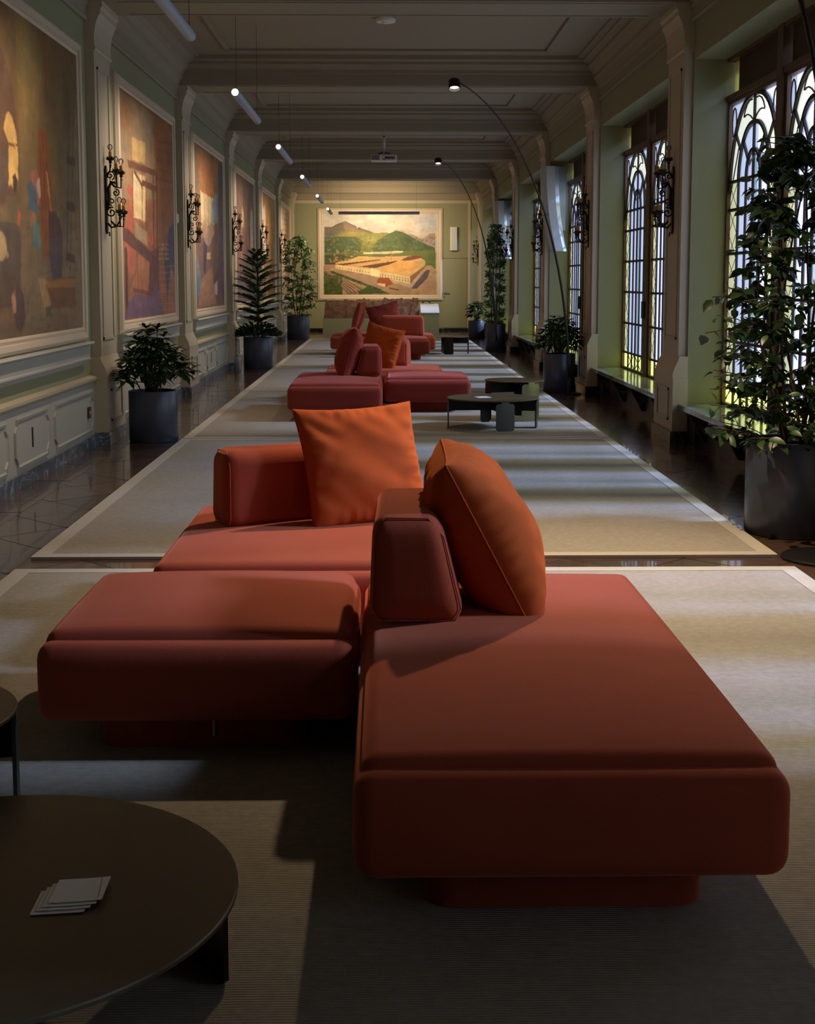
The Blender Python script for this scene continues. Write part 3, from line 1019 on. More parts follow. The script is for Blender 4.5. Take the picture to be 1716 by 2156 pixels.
def dir_matrix(p, d, roll=0, s=1):
    d = Vector(d).normalized()
    up = Vector((0, 0, 1))
    if abs(d.z) > .97: up = Vector((1, 0, 0))
    x = d.cross(up).normalized(); z = x.cross(d)
    M = Matrix((x, d, z)).transposed().to_4x4() @ Matrix.Rotation(roll, 4, 'Y') @ Matrix.Scale(s, 4)
    M.translation = Vector(p)
    return M

def whorl_bush(loc, R, H, top, spread, label, seed, nst, leafL, leafW, single=True):
    rr = random.Random(seed)
    t = tag(empty('whorled_bush', (*loc, 0)), label, 'potted plant', 'potted plants along the hall')
    pot(t, R, H)
    me = leaf_mesh('leaf', leafL, leafW, leaf_d)
    stems = MB(); rest = MB(); cnt = 0
    for s in range(nst):
        a = s * 2.399 + rr.uniform(-.3, .3)
        f = math.sqrt((s + .6) / nst)
        rad = spread * f * rr.uniform(.85, 1.05)
        zt = H + (top - H) * (1.0 - .80 * f ** 2.0) * rr.uniform(.80, 1.0)
        b = Vector((rr.uniform(-.35, .35) * R, rr.uniform(-.35, .35) * R, H - .06))
        e = Vector((rad * math.cos(a), rad * math.sin(a), zt))
        mid = (b + e) / 2 + Vector((-.12 * math.cos(a) * rad, -.12 * math.sin(a) * rad, .06))
        stems.tube([b, mid, e], .006, 5, taper=[1.2, 1, .6])
        for lev, (nn, el) in enumerate(((8, .05), (6, .75), (5, -.35))):
            p = e + Vector((0, 0, (-.0, .012, -.045)[lev]))
            if lev == 2: p = mid.lerp(e, .72)
            for i in range(nn):
                b2 = 2 * math.pi * (i + rr.random() * .5) / nn
                d = Vector((math.cos(b2), math.sin(b2), el + rr.uniform(-.25, .2)))
                M = dir_matrix(p, d, rr.uniform(-.4, .4), rr.uniform(.75, 1.1) * (.75 if lev == 1 else 1))
                if single and cnt < 280:
                    o = add_mesh('leaf', me, t); o.matrix_local = M
                    cnt += 1
                else:
                    leaf_into(rest, M, leafL, leafW)
    stems.obj('stems', stem_m, t, smooth=True)
    if rest.v:
        tag(rest.obj('foliage', leaf_d, t, smooth=True), kind='stuff')
    return t
whorl_bush((-2.17, 12.62), .228, .475, 1.07, .36, 'bushy dark green plant in a grey pot by the first left pilaster', 5, 34, .15, .05)
whorl_bush((2.36, 18.12), .215, .52, 1.02, .34, 'low bushy plant in a grey pot by the second right pillar, behind a lamp stem', 6, 28, .15, .045)
whorl_bush((2.37, 34.75), .21, .47, 1.02, .30, 'small bushy plant in the farthest right-hand pot', 8, 16, .13, .05, single=False)

def ficus(loc, R, H, top, width, label, seed, n, leafL, shape, m=leaf_m, singles=0, nst=6, name='leafy_tree'):
    rr = random.Random(seed)
    t = tag(empty(name, (*loc, 0)), label, 'potted plant', 'potted plants along the hall')
    pot(t, R, H)
    st = MB(); rest = MB()
    me = leaf_mesh('leaf', leafL, leafL * .58, m, droop=.3)
    lines = []
    for s in range(nst):
        a = 2 * math.pi * s / nst + rr.random()
        pts = []
        ph = rr.random() * 6
        tz = H + (top - H) * rr.uniform(.72, 1.0)
        if s == 0: tz = top
        for i in range(9):
            u = i / 8
            z = H - .05 + (tz - H) * u
            w = width / 2 * shape((z - H) / (top - H)) * .55
            pts.append(Vector((math.cos(a + u) * w * (.3 + .7 * u) + .03 * math.sin(5 * u + ph), math.sin(a + u) * w * (.3 + .7 * u) + .03 * math.cos(4 * u + ph), z)))
        st.tube(pts, .011, 5, taper=[1.1 - .09 * i for i in range(9)])
        lines.append(pts)
    cands = []
    for i in range(n // 5):
        u = rr.random()
        z = H + (top - H) * u
        w = width / 2 * shape(u)
        a = rr.uniform(0, 2 * math.pi)
        r = w * rr.uniform(.35, 1.0) ** .6
        e = Vector((r * math.cos(a), r * math.sin(a), z))
        # twig from the nearest stem point, five leaves along it
        pts = min(((p - e).length, p) for ln in lines for p in ln if True) if False else None
        best = None; bd = 9
        for ln in lines:
            for p in ln:
                d_ = (p - e).length + max(0, p.z - e.z) * 2
                if d_ < bd: bd = d_; best = p
        st.tube([best, (best + e) / 2 + Vector((0, 0, .03)), e], .0035, 3)
        for k in range(5):
            q = best.lerp(e, .35 + .65 * k / 4) + Vector((0, 0, .02 * math.sin(k)))
            b2 = rr.uniform(0, 2 * math.pi)
            d = Vector((math.cos(b2), math.sin(b2), rr.uniform(-.7, .35)))
            cands.append((q, dir_matrix(q, d, rr.uniform(-.8, .8), rr.uniform(.7, 1.15))))
    if loc[0] > 2 and loc[1] < 9:   # keep clear of the pier, the pane and the ledge
        cands = [c_ for c_ in cands if c_[0].x + loc[0] < (2.72 if c_[0].y + loc[1] < 8.0 else 3.02) and (c_[0].x + loc[0] < 2.62 or c_[0].z > .45)]
    if loc[1] > 9: cands = [c_ for c_ in cands if -2.54 < c_[0].x + loc[0] < 2.56]
    cands.sort(key=lambda c_: c_[0].x * (1 if loc[0] > 0 else -1) + c_[0].y * 1.0)
    for i, (q, M) in enumerate(cands):
        if i < singles:
            o = add_mesh('leaf', me, t); o.matrix_local = M
        else:
            leaf_into(rest, M, leafL, leafL * .58, .3)
    st.obj('stems', stem_m, t, smooth=True)
    if rest.v: tag(rest.obj('foliage', m, t, smooth=True), kind='stuff')
    return t
ficus((-2.20, 34.55), .285, .61, 2.62, .98, 'loose leafy small-leaved tree in the farthest left-hand grey pot', 12, 2200, .075, lambda u: .65 + .45 * math.sin(math.pi * min(1, u * .9 + .1)) if u < .8 else 1.0 - (u - .8) * 3)
ficus((2.37, 28.74), .215, .58, 2.68, .56, 'tall narrow leafy column plant in a grey pot on the right, behind the far lamp', 14, 2600, .062, lambda u: .95 - .45 * max(0, u - .6) / .4)
ficus((2.44, 7.91), .28, .56, 2.34, 1.16, 'big climbing broad-leaved plant in a dark pot at the right edge before the window', 16, 2000, .098, lambda u: 1.0 - .1 * u if u < .45 else .95 - 1.0 * (u - .45), leaf_d, 300, 9)

# araucaria with a juniper skirt
rr = random.Random(4)
t = tag(empty('norfolk_pine', (-2.165, 23.15, 0)), 'tiered conifer with a dark bushy skirt in a grey pot on the left', 'potted plant', 'potted plants along the hall')
pot(t, .25, .53)
MB().tube([(0, 0, .48), (.01, 0, 1.2), (0, .01, 1.98)], .014, 6, taper=[1.2, .9, .4]).obj('trunk', stem_m, t)
for tier, (z, L, nb) in enumerate([(.80, .33, 7), (.91, .37, 7), (1.02, .39, 7), (1.13, .41, 7), (1.25, .41, 7), (1.37, .39, 7), (1.49, .36, 6), (1.60, .32, 6), (1.71, .27, 6), (1.81, .21, 5), (1.90, .15, 5), (1.97, .09, 4)]):
    for b in range(nb):
        a = 2 * math.pi * (b + .5 * (tier % 2) + rr.uniform(-.12, .12)) / nb
        LL = L * rr.uniform(.85, 1.12)
        rise = .05 + .035 * tier
        mb = MB()
        pts = [Vector((LL * u * math.cos(a), LL * u * math.sin(a), z + rise * LL * u + .10 * LL * math.sin(u * 2.2))) for u in (0, .25, .5, .75, 1)]
        mb.tube(pts, .006, 4, taper=[1, .9, .8, .6, .3])
        for i in range(14):
            u = .12 + .88 * i / 13
            p = pts[0].lerp(pts[-1], u) + Vector((0, 0, .10 * LL * math.sin(u * 2.2)))
            for s in (-1, 1, 0):
                d = Vector((math.cos(a + s * 1.0), math.sin(a + s * 1.0), .25 if s else .8))
                leaf_into(mb, dir_matrix(p, d, rr.uniform(-.5, .5)), .10 * (1 - .45 * u) * (LL / .36 + .4) / 1.4 + .02, .026, .1)
        mb.obj('branch', needle_m, t)
sk = MB()
for i in range(900):
    a = rr.uniform(0, 6.283); r = .38 * math.sqrt(rr.random()); z = .50 + .26 * (1 - (r / .4) ** 2) * rr.random() + .04
    d = Vector((math.cos(a) * .8, math.sin(a) * .8, rr.uniform(-.1, .9)))
    leaf_into(sk, dir_matrix((r * math.cos(a), r * math.sin(a), z), d, rr.uniform(-1, 1)), .09, .03, -.1)
tag(sk.obj('juniper_skirt', juni_m, t), kind='stuff')

# ------------------------------------------------------------------ arc lamps
def arc_lamp(base, head, label, energy=60, stiff=False):
    br_ = .25 if stiff else .165
    bx, by = base
    t = tag(empty('arc_lamp', (bx, by, .002)), label, 'floor lamp', 'tall black arc lamps on the window side')
    smooth_angle(MB().lathe([(br_, 0), (br_, .012), (br_ - .01, .018), (.03, .02)], 40).obj('lamp_base', lampblk, t))
    smooth_angle(MB().lathe([(.025, .018), (.025, .20), (.018, .22)], 16).obj('lamp_socket', lampblk, t))
    h = Vector(head) - Vector((bx, by, .002))
    p0, p1, p2, p3 = Vector((0, 0, .2)), Vector((h.x * .04, h.y * .05, h.z * .52)), Vector((h.x * .42, h.y * .42, h.z * .93)), h + Vector((-.07 * (1 if h.x < 0 else -1) * -1, .05, .03))
    if stiff:
        p1, p2 = Vector((.0, .0, h.z * .74)), Vector((h.x * .17, h.y * .3, h.z * 1.07))
    pts = []
    for i in range(25):
        u = i / 24
        pts.append(p0 * (1 - u) ** 3 + p1 * 3 * u * (1 - u) ** 2 + p2 * 3 * u * u * (1 - u) + p3 * u ** 3)
    MB().tube(pts, .017, 8, taper=[1.15 - .75 * (i / 24) for i in range(25)]).obj('lamp_stem', lampblk, t, smooth=True)
    hd = empty('lamp_head', h); hd.parent = t
    hd.rotation_euler = (math.radians(-24), 0, 0)
    smooth_angle(MB().lathe([(.062, .055), (.066, .05), (.066, -.05), (.060, -.05), (.056, .0), (.001, .0)], 32, cap=False).obj('head_shell', lampblk, hd))
    MB().lathe([(.066, .0), (.001, .001)], 32, cap=False).obj('head_cap', lampblk, hd, loc=(0, 0, .054))
    MB().lathe([(.054, -.014), (.001, -.012)], 32, cap=False).obj('led_disc', glow_w, hd)
    MB().lathe([(.062, -.052), (.066, -.050)], 32, cap=False).obj('trim_ring', brassh, hd)
    lo = add_light('lamp_light', 'SPOT', (0, 0, -.06), energy, (1.0, 0.74, 0.46), spot_size=math.radians(94), spot_blend=1.0, shadow_soft_size=.05)
    lo.parent = hd
    lo.rotation_euler = (math.radians(9), 0, 0)
    return t
arc_lamp((2.40, 7.12), (1.03, 7.35, 3.72), 'tall black arc lamp rising at the right edge over the nearest seats', energy=560, stiff=True)
arc_lamp((2.44, 17.70), (.80, 15.6, 3.70), 'tall black arc lamp with its lit head hanging over the second seating group', energy=75)
arc_lamp((2.36, 28.32), (1.03, 26.0, 3.74), 'farthest and smallest-looking black arc lamp, over the third seating group', energy=60)

# ------------------------------------------------------------------ hanging light tubes
tube_lab = ['grey light tube cut off by the top edge of the picture', 'largest fully visible hanging light tube with lit end', 'second fully visible hanging light tube, left of centre',
            'third fully visible hanging light tube', 'fourth fully visible hanging light tube, small', 'farthest short-looking light tube before the end wall']
tube_mesh = MB().lathe([(.038, 0), (.041, .004), (.041, 2.296), (.038, 2.3)], 20).mesh('tube_body', tube_m, True)
cap_mesh = MB().lathe([(.034, 0), (.028, .004), (.001, .005)], 20, cap=False).mesh('lit_end', glow_c, True)
for n in range(6):
    y0 = 7.8 + 5.25 * n
    t = tag(empty('light_tube', (-1.41, y0, 3.27)), tube_lab[n], 'pendant light', 'hanging light tubes along the left wall')
    add_mesh('tube_body', tube_mesh, t, rot=(-math.pi / 2, 0, 0))
    add_mesh('lit_end', cap_mesh, t, rot=(math.pi / 2, 0, 0), loc=(0, -.001, 0))
    for yy in (.12, 2.25):
        MB().tube([(0, yy, .02), (0, yy, CZ - 3.3)], .0025, 4).obj('cable', lampblk, t)
    d = Vector((WL + 1.43, 0, 1.9 - 3.3)).normalized()
    lo = add_light('tube_light', 'AREA', (-.05, 1.15, -.055), 22, (1.0, 0.76, 0.54), shape='RECTANGLE', size=2.2, size_y=.04, spread=math.radians(120))
    x = Vector((0, 1, 0)); z = -d; y_ = z.cross(x)
    lo.rotation_euler = Matrix((x, y_, z)).transposed().to_euler()
    lo.parent = t
t = tag(empty('light_bar', (-.13, 36.7, 3.3)), 'long horizontal light bar hanging before the landscape painting', 'pendant light')
add_mesh('tube_body', tube_mesh, t, rot=(0, math.pi / 2, 0), loc=(-1.1, 0, 0), sc=(1, 1, .95))
for xx in (-1.04, 1.0):
    MB().tube([(xx, 0, .02), (xx, 0, CZ - 3.3)], .0025, 4).obj('cable', lampblk, t)
lo = add_light('bar_light', 'AREA', (0, .05, -.04), 72, (1.0, 0.72, 0.42), shape='RECTANGLE', size=2.1, size_y=.04, spread=math.radians(130))
d = Vector((0, 2.9, -1.0)).normalized()
x = Vector((1, 0, 0)); z = -d; y_ = z.cross(x)
lo.rotation_euler = Matrix((x, y_, z)).transposed().to_euler()
lo.parent = t

# ------------------------------------------------------------------ candle sconces
def spiral(c, r0, turns, a0, n, sgn=1, y=0):
    out = []
    for i in range(n + 1):
        u = i / n
        r = r0 * (1 - .82 * u)
        a = a0 + sgn * turns * 2 * math.pi * u
        out.append((c[0] + r * math.cos(a), y, c[1] + r * math.sin(a)))
    return out
plate_mb = MB().prism([(-.035, -.28), (0, -.32), (.035, -.28), (.028, 0), (.035, .27), (0, .31), (-.035, .27), (-.028, 0)], 0, 0, .018)
plate_me = plate_mb.mesh('back_plate', iron)
sc_me = []
m1 = MB()
m1.tube([(.02, 0, -.22), (.05, 0, -.26), (.10, 0, -.25), (.13, 0, -.20), (.15, 0, -.15)], .009, 6)
m1.tube(spiral((.055, -.12), .05, 1.4, 1.2, 18), .007, 6)
m1.tube(spiral((.06, -.02), .035, 1.3, -1.5, 16, -1), .006, 6)
m1.tube([(.02, 0, -.10), (.035, 0, .0), (.03, 0, .10), (.06, 0, .16), (.10, 0, .15)], .013, 6)
m1.tube(spiral((.10, .06), .035, 1.3, 1.5, 16, -1), .007, 6)
m1.tube(spiral((.05, .22), .045, 1.5, -1.2, 18), .006, 6)
m1.tube([(.02, 0, .2), (.05, 0, .27), (.055, 0, .34)], .007, 6)
m1.tube([(.03, 0, -.3), (.035, 0, -.34)], .007, 6)
scroll_me = m1.mesh('scrollwork', iron, True)
def arm_mesh(x, y, z, zs):
    return MB().tube([(.05, 0, zs), (.09, y * .35, zs - .045), (x, y * .8, zs - .05), (x, y, z)], .008, 6).mesh('arm', iron, True)
cup = MB().lathe([(.004, -.075), (.012, -.05), (.006, -.035), (.018, -.02), (.012, -.008), (.036, .004), (.042, .014), (.020, .012), (.018, .02)], 12)
for i in range(6):
    a = i * math.pi / 3
    leaf_into(cup, dir_matrix((.03 * math.cos(a), .03 * math.sin(a), .006), (math.cos(a), math.sin(a), .9)), .03, .02, -.3)
cup_me = cup.mesh('drip_cup', iron, True)
cand_me = MB().lathe([(.016, .012), (.016, .075), (.012, .08)], 12).mesh('candle_sleeve', candle_m, True)
bulb_me = MB().lathe([(.008, .08), (.010, .088), (.020, .105), (.024, .12), (.020, .135), (.008, .145), (.001, .147)], 14, cap=False).mesh('bulb', bulb_m, True)
lights5 = [(.055, 0, .36), (.13, -.12, .24), (.13, .12, .24), (.15, -.10, -.13), (.15, .10, -.13)]
arms = [arm_mesh(*lights5[i], .16 if i in (1, 2) else -.20) for i in range(1, 5)]
for side in (-1, 1):
    for k in range(0, 6):
        where = 'left pilaster' if side < 0 else 'window-side pillar'
        t = tag(empty('candle_sconce', (SL if side < 0 else SR, PY(k) + PW / 2, 2.25), 0 if side < 0 else math.pi),
                'wrought-iron five-candle sconce on the %s %s from the viewer' % (ordn[k], where), 'wall lamp', 'candle sconces on the pilasters')
        add_mesh('back_plate', plate_me, t)
        add_mesh('scrollwork', scroll_me, t)
        for i in range(4): add_mesh('arm', arms[i], t)
        for p in lights5:
            add_mesh('drip_cup', cup_me, t, p)
            add_mesh('candle_sleeve', cand_me, t, p)
            add_mesh('bulb', bulb_me, t, p)

# ------------------------------------------------------------------ paintings
CP, SP_ = math.cos(PITCH), math.sin(PITCH)
FW = Vector((math.sin(PSI) * CP, math.cos(PSI) * CP, -SP_))
RT = Vector((math.cos(PSI), -math.sin(PSI), 0))
UP = RT.cross(FW)
def px_ray(x, y): return FW * F_PX + RT * (x - 858.0) - UP * (y - YC)
PX = WL + .03
def wall_uv(p, y0, y1, z0, z1):
    r = px_ray(*p); t = PX / r.x
    return ((r.y * t - y0) / (y1 - y0), (CAM_H + r.z * t - z0) / (z1 - z0))
def end_uv(p, x0, x1, z0, z1, Y=BACKY - .03):
    r = px_ray(*p); t = Y / r.y
    return ((r.x * t - x0) / (x1 - x0), (CAM_H + r.z * t - z0) / (z1 - z0))

def vnoise(W, H, cells, seed, asp=1.0):
    g = np.random.RandomState(seed)
    out = np.zeros((H, W))
    amp = 1.0; tot = 0
    for o in range(4):
        cx, cy = int(cells * 2 ** o * asp) + 2, int(cells * 2 ** o) + 2
        a = g.rand(cy + 1, cx + 1)
        xs = np.linspace(0, cx - 1e-3, W); ys = np.linspace(0, cy - 1e-3, H)
        xi = xs.astype(int); yi = ys.astype(int)
        xf = xs - xi; yf = (ys - yi)[:, None]
        xf = xf * xf * (3 - 2 * xf); yf = yf * yf * (3 - 2 * yf)
        v = (a[yi][:, xi] * (1 - xf) + a[yi][:, xi + 1] * xf) * (1 - yf) + (a[yi + 1][:, xi] * (1 - xf) + a[yi + 1][:, xi + 1] * xf) * yf
        out += amp * v; tot += amp; amp *= .55
    return out / tot

class Canvas:
    def __init__(self, W, H, seed):
        self.W, self.H = W, H
        self.a = np.zeros((H, W, 3))
        self.U, self.V = np.meshgrid((np.arange(W) + .5) / W, (np.arange(H) + .5) / H)
        self.seed = seed
    def lin(self, c): return np.array([srgb(*c)[i] for i in range(3)])
    def grad(self, top, bot):
        t = self.V[..., None]
        self.a[:] = self.lin(bot) * (1 - t) + self.lin(top) * t
    def mask(self, poly):
        m = np.zeros((self.H, self.W), bool)
        n = len(poly)
        for i in range(n):
            x0, y0 = poly[i - 1]; x1, y1 = poly[i]
            if y0 == y1: continue
            c = ((y0 > self.V) != (y1 > self.V)) & (self.U < (x1 - x0) * (self.V - y0) / (y1 - y0) + x0)
            m ^= c
        return m
    def poly(self, poly, col, alpha=1.0):
        m = self.mask(poly)
        self.a[m] = self.a[m] * (1 - alpha) + self.lin(col) * alpha
    def line(self, p, q, w, col, alpha=1.0):
        dx, dy = q[0] - p[0], q[1] - p[1]
        L = math.hypot(dx, dy) or 1e-6
        nx, ny = -dy / L * w / 2, dx / L * w / 2
        self.poly([(p[0] + nx, p[1] + ny), (q[0] + nx, q[1] + ny), (q[0] - nx, q[1] - ny), (p[0] - nx, p[1] - ny)], col, alpha)
    def ell(self, c, r, col, alpha=1.0):
        m = ((self.U - c[0]) / r[0]) ** 2 + ((self.V - c[1]) / r[1]) ** 2 < 1
        self.a[m] = self.a[m] * (1 - alpha) + self.lin(col) * alpha
    def blob(self, c, r, col, alpha=.6):
        d = ((self.U - c[0]) / r[0]) ** 2 + ((self.V - c[1]) / r[1]) ** 2
        w = (alpha * np.exp(-d * 1.5))[..., None]
        self.a = self.a * (1 - w) + self.lin(col) * w
    def mottle(self, amt, cells, seed=0, asp=1.0):
        n = vnoise(self.W, self.H, cells, self.seed + seed, asp)
        self.a *= (1 + amt * (n - .5) * 2)[..., None]
    def soften(self, n):
        for _ in range(n):
            p = np.pad(self.a, ((1, 1), (1, 1), (0, 0)), 'edge')
            self.a = (p[:-2, 1:-1] + p[2:, 1:-1] + p[1:-1, :-2] + p[1:-1, 2:] + 2 * p[1:-1, 1:-1]) / 6
    def haze(self, k):
        self.a = self.a * (1 - k) + self.lin((150, 122, 96)) * k
    def strokes(self, n):
        g = random.Random(self.seed + 77)
        for _ in range(n):
            ci, cj = g.randrange(self.W), g.randrange(self.H)
            si = min(self.W - 1, max(0, ci + g.randint(-2, 2))); sj = min(self.H - 1, max(0, cj + g.randint(-2, 2)))
            col = self.a[sj, si] * g.uniform(.72, 1.3)
            rx, ry = g.uniform(1, 3), g.uniform(1, 4)
            i0, i1, j0, j1 = max(0, int(ci - rx)), min(self.W, int(ci + rx) + 1), max(0, int(cj - ry)), min(self.H, int(cj + ry) + 1)
            jj, ii = np.mgrid[j0:j1, i0:i1]
            m = ((ii - ci) / rx) ** 2 + ((jj - cj) / ry) ** 2 < 1
            self.a[j0:j1, i0:i1][m] = self.a[j0:j1, i0:i1][m] * .5 + col * .5
    def brush(self, amt, seed=3):
        n1 = vnoise(self.W, self.H, 30, seed, .35); n2 = vnoise(self.W, self.H, 8, seed + 1, 2.5)
        self.a *= (1 + amt * (n1 + n2 - 1) * 2)[..., None]
        n3 = vnoise(self.W, self.H, 6, seed + 2)
        self.a[..., 0] *= 1 + .25 * (n3 - .5); self.a[..., 2] *= 1 - .35 * (n3 - .5)
    def build(self, parent, org, du, dv):
        self.strokes(int(self.W * self.H / (70 if self.seed != 9 else 400))); self.soften(1 if self.seed != 9 else 0); self.brush(.2)
        W, H = self.W, self.H
        org, du, dv = Vector(org), Vector(du), Vector(dv)
        us = np.linspace(0, 1, W + 1); vs = np.linspace(0, 1, H + 1)
        Ug, Vg = np.meshgrid(us, vs)
        co = np.array(org)[None, None] + Ug[..., None] * np.array(du) + Vg[..., None] * np.array(dv)
        me = bpy.data.meshes.new('canvas')
        nv = (W + 1) * (H + 1); nf = W * H
        me.vertices.add(nv); me.vertices.foreach_set('co', co.reshape(-1))
        i, j = np.meshgrid(np.arange(W), np.arange(H))
        a = (j * (W + 1) + i).reshape(-1)
        quads = np.stack([a, a + 1, a + W + 2, a + W + 1], 1)
        me.loops.add(nf * 4); me.loops.foreach_set('vertex_index', quads.reshape(-1).astype(np.int32))
        me.polygons.add(nf); me.polygons.foreach_set('loop_start', (np.arange(nf) * 4).astype(np.int32))
        me.polygons.foreach_set('loop_total', np.full(nf, 4, np.int32))
        me.update(calc_edges=True)
        at = me.color_attributes.new('Col', 'FLOAT_COLOR', 'CORNER')
        c = np.clip(self.a.reshape(-1, 3), 0, 1)
        c4 = np.concatenate([np.repeat(c, 4, 0), np.ones((nf * 4, 1))], 1)
        at.data.foreach_set('color', c4.reshape(-1).astype(np.float32))
        me.materials.append(paint_m)
        o = bpy.data.objects.new('canvas', me)
        COL.objects.link(o); o.parent = parent
        return o

def wall_frame(t, y0, y1, z0, z1):
    """moulded frame and ledge on the left wall"""
    prof = [(0, .0), (0, .035), (.02, .045), (.045, .04), (.05, .055), (.09, .06), (.11, .05), (.13, .02), (.13, 0)]   # (outward, out of wall)
    for (a, b, ax) in (((y0, z0), (y1, z0), 0), ((y0, z1), (y1, z1), 1), ((y0, z0), (y0, z1), 2), ((y1, z0), (y1, z1), 3)):
        V = []
        n = len(prof)
        for e, (yy, zz) in enumerate((a, b)):
            for (o_, h) in prof:
                dy = -o_ if yy == y0 else o_
                dz = -o_ if zz == z0 else o_
                V.append((WL + h, yy + dy, zz + dz))
        Fc = [(i, i + 1, n + i + 1, n + i) for i in range(n - 1)]
        MB().add(V, Fc).obj('frame_side', frame_m, t)
    led = [(0, z0 - .13), (.09, z0 - .13), (.10, z0 - .145), (.085, z0 - .16), (.06, z0 - .17), (.05, z0 - .27), (.06, z0 - .275), (.06, z0 - .29), (.04, z0 - .30), (.03, z0 - .33), (0, z0 - .34)]
    MB().prism([(WL + p[0], p[1]) for p in led], 1, y0 - .16, y1 + .16).obj('frame_ledge', dado_m, t)

Z0, Z1 = 1.09, 3.42
def pspan(k): return (PY(k) + 1.37, PY(k) + 4.79)
pl_lab = ['mural of a stone workshop with arches and bundled poles, leftmost and nearest', 'mural of a wooden loom before a bright window, second along the left wall', 'mural with a hanging orange striped cloth, third along the left wall',
          'dim brown mural with arched openings, fourth along the left wall', 'mural with upright gold and brown strokes, fifth along the left wall', 'last and narrowest-looking mural before the end wall']
def mural_thing(k):
    y0, y1 = pspan(k)
    t = tag(empty('mural_painting'), pl_lab[k + 1], 'painting', 'murals along the left wall')
    wall_frame(t, y0, y1, Z0, Z1)
    return t, y0, y1
# mural 1
t, y0, y1 = mural_thing(-1)
W = lambda *pts: [wall_uv(p, y0, y1, Z0, Z1) for p in pts]
cv = Canvas(260, 240, 1)
cv.grad((122, 96, 52), (128, 110, 84))
cv.mottle(.3, 4)
cv.blob(W((60, 150))[0], (.14, .25), (176, 152, 92), .6)
cv.blob(W((95, 130))[0], (.02, .16), (134, 66, 30), .8)
cv.blob(W((140, 200))[0], (.04, .3), (96, 74, 38), .6)
cv.poly(W((0, 95), (12, 130), (25, 180), (34, 240), (36, 300), (36, 420), (0, 430)), (96, 68, 54))
cv.poly([(0, 0), (.42, 0), (.45, .5), (.44, 1), (0, 1)], (104, 80, 62), .5)
cv.poly(W((7, 270), (13, 240), (18, 234), (25, 245), (33, 275), (38, 320), (38, 380), (18, 392), (18, 300)), (214, 178, 110))
cv.poly(W((16, 305), (38, 310), (38, 304), (16, 299)), (110, 78, 54))
cv.poly(W((0, 330), (16, 300), (17, 390), (0, 420)), (86, 74, 70))
cv.poly(W((108, 262), (110, 250), (114, 260), (120, 290), (121, 360), (113, 420), (106, 360), (104, 300)), (136, 112, 58))
cv.poly(W((79, 290), (84, 270), (100, 284), (103, 330), (113, 440), (98, 560), (88, 500), (80, 380)), (148, 84, 38))
for x in (83, 89, 96):
    a, b = W((x, 275), (x + 9, 520)); cv.line(a, b, .005, (92, 46, 26), .8)
a, b = W((98, 360), (108, 445)); cv.line(a, b, .012, (214, 160, 104), .9)
cv.poly(W((60, 384), (66, 362), (76, 356), (84, 378), (86, 416), (80, 432), (72, 440), (63, 400)), (182, 112, 92))
cv.poly(W((58, 385), (66, 380), (76, 402), (80, 445), (64, 475), (60, 430)), (78, 102, 118))
cv.poly(W((76, 385), (83, 372), (86, 415), (82, 418)), (206, 186, 170))
cv.poly(W((62, 440), (75, 450), (82, 520), (72, 525), (66, 470), (64, 480)), (160, 116, 80))
cv.poly(W((68, 468), (82, 470), (86, 520), (70, 522)), (98, 130, 126))
cv.poly(W((14, 414), (40, 414), (42, 480), (38, 475), (17, 470)), (104, 92, 64))
cv.poly(W((38, 440), (44, 448), (42, 476), (36, 472)), (190, 90, 64))
cv.poly(W((26, 372), (32, 364), (36, 378), (35, 405), (30, 405)), (54, 46, 42))
cv.poly(W((0, 465), (35, 470), (44, 495), (42, 640), (0, 650)), (78, 68, 64), .85)
cv.ell(W((0, 518))[0], (.05, .045), (186, 162, 122))
cv.poly(W((102, 445), (114, 445), (126, 462), (132, 500), (130, 590), (110, 592), (104, 540)), (80, 54, 56))
cv.poly(W((104, 500), (130, 500), (126, 640), (112, 648)), (90, 76, 96), .6)
for yy in (248, 430):
    pass
a, b = W((146, 235), (141, 560)); cv.line(a, b, .007, (70, 50, 36))
a, b = W((155, 240), (148, 575)); cv.line(a, b, .007, (70, 50, 36))
for yy in (335, 432, 540):
    a, b = W((140, yy), (158, yy + 6)); cv.line(a, b, .03, (74, 48, 36))
cv.poly(W((96, 590), (158, 580), (160, 645), (108, 650)), (120, 78, 42))
cv.poly(W((96, 590), (158, 588), (160, 604), (100, 606)), (176, 124, 62), .7)
cv.poly(W((24, 620), (40, 600), (50, 620), (54, 670), (46, 700), (34, 690), (28, 650)), (82, 62, 68))
cv.poly(W((24, 625), (32, 608), (34, 660), (28, 660)), (190, 140, 110), .8)
cv.poly(W((80, 585), (94, 584), (112, 655), (104, 668), (95, 662)), (166, 140, 100))
cv.poly(W((95, 648), (110, 642), (108, 665), (96, 668)), (84, 84, 70))
gg = random.Random(2)
for i in range(46):
    x = gg.uniform(38, 160); yy = gg.uniform(430, 705)
    a, b = W((x, yy), (x + gg.uniform(6, 16), yy - 2)); cv.line(a, b, .006, (92, 74, 60), .55)
for i in range(26):
    x = gg.uniform(38, 160); yy = gg.uniform(430, 700)
    a, b = W((x, yy), (x + 1, yy + gg.uniform(8, 18))); cv.line(a, b, .004, (92, 74, 60), .55)
cv.mottle(.18, 14, 5)
cv.haze(.12); cv.build(t, (PX, y0, Z0), (0, y1 - y0, 0), (0, 0, Z1 - Z0))
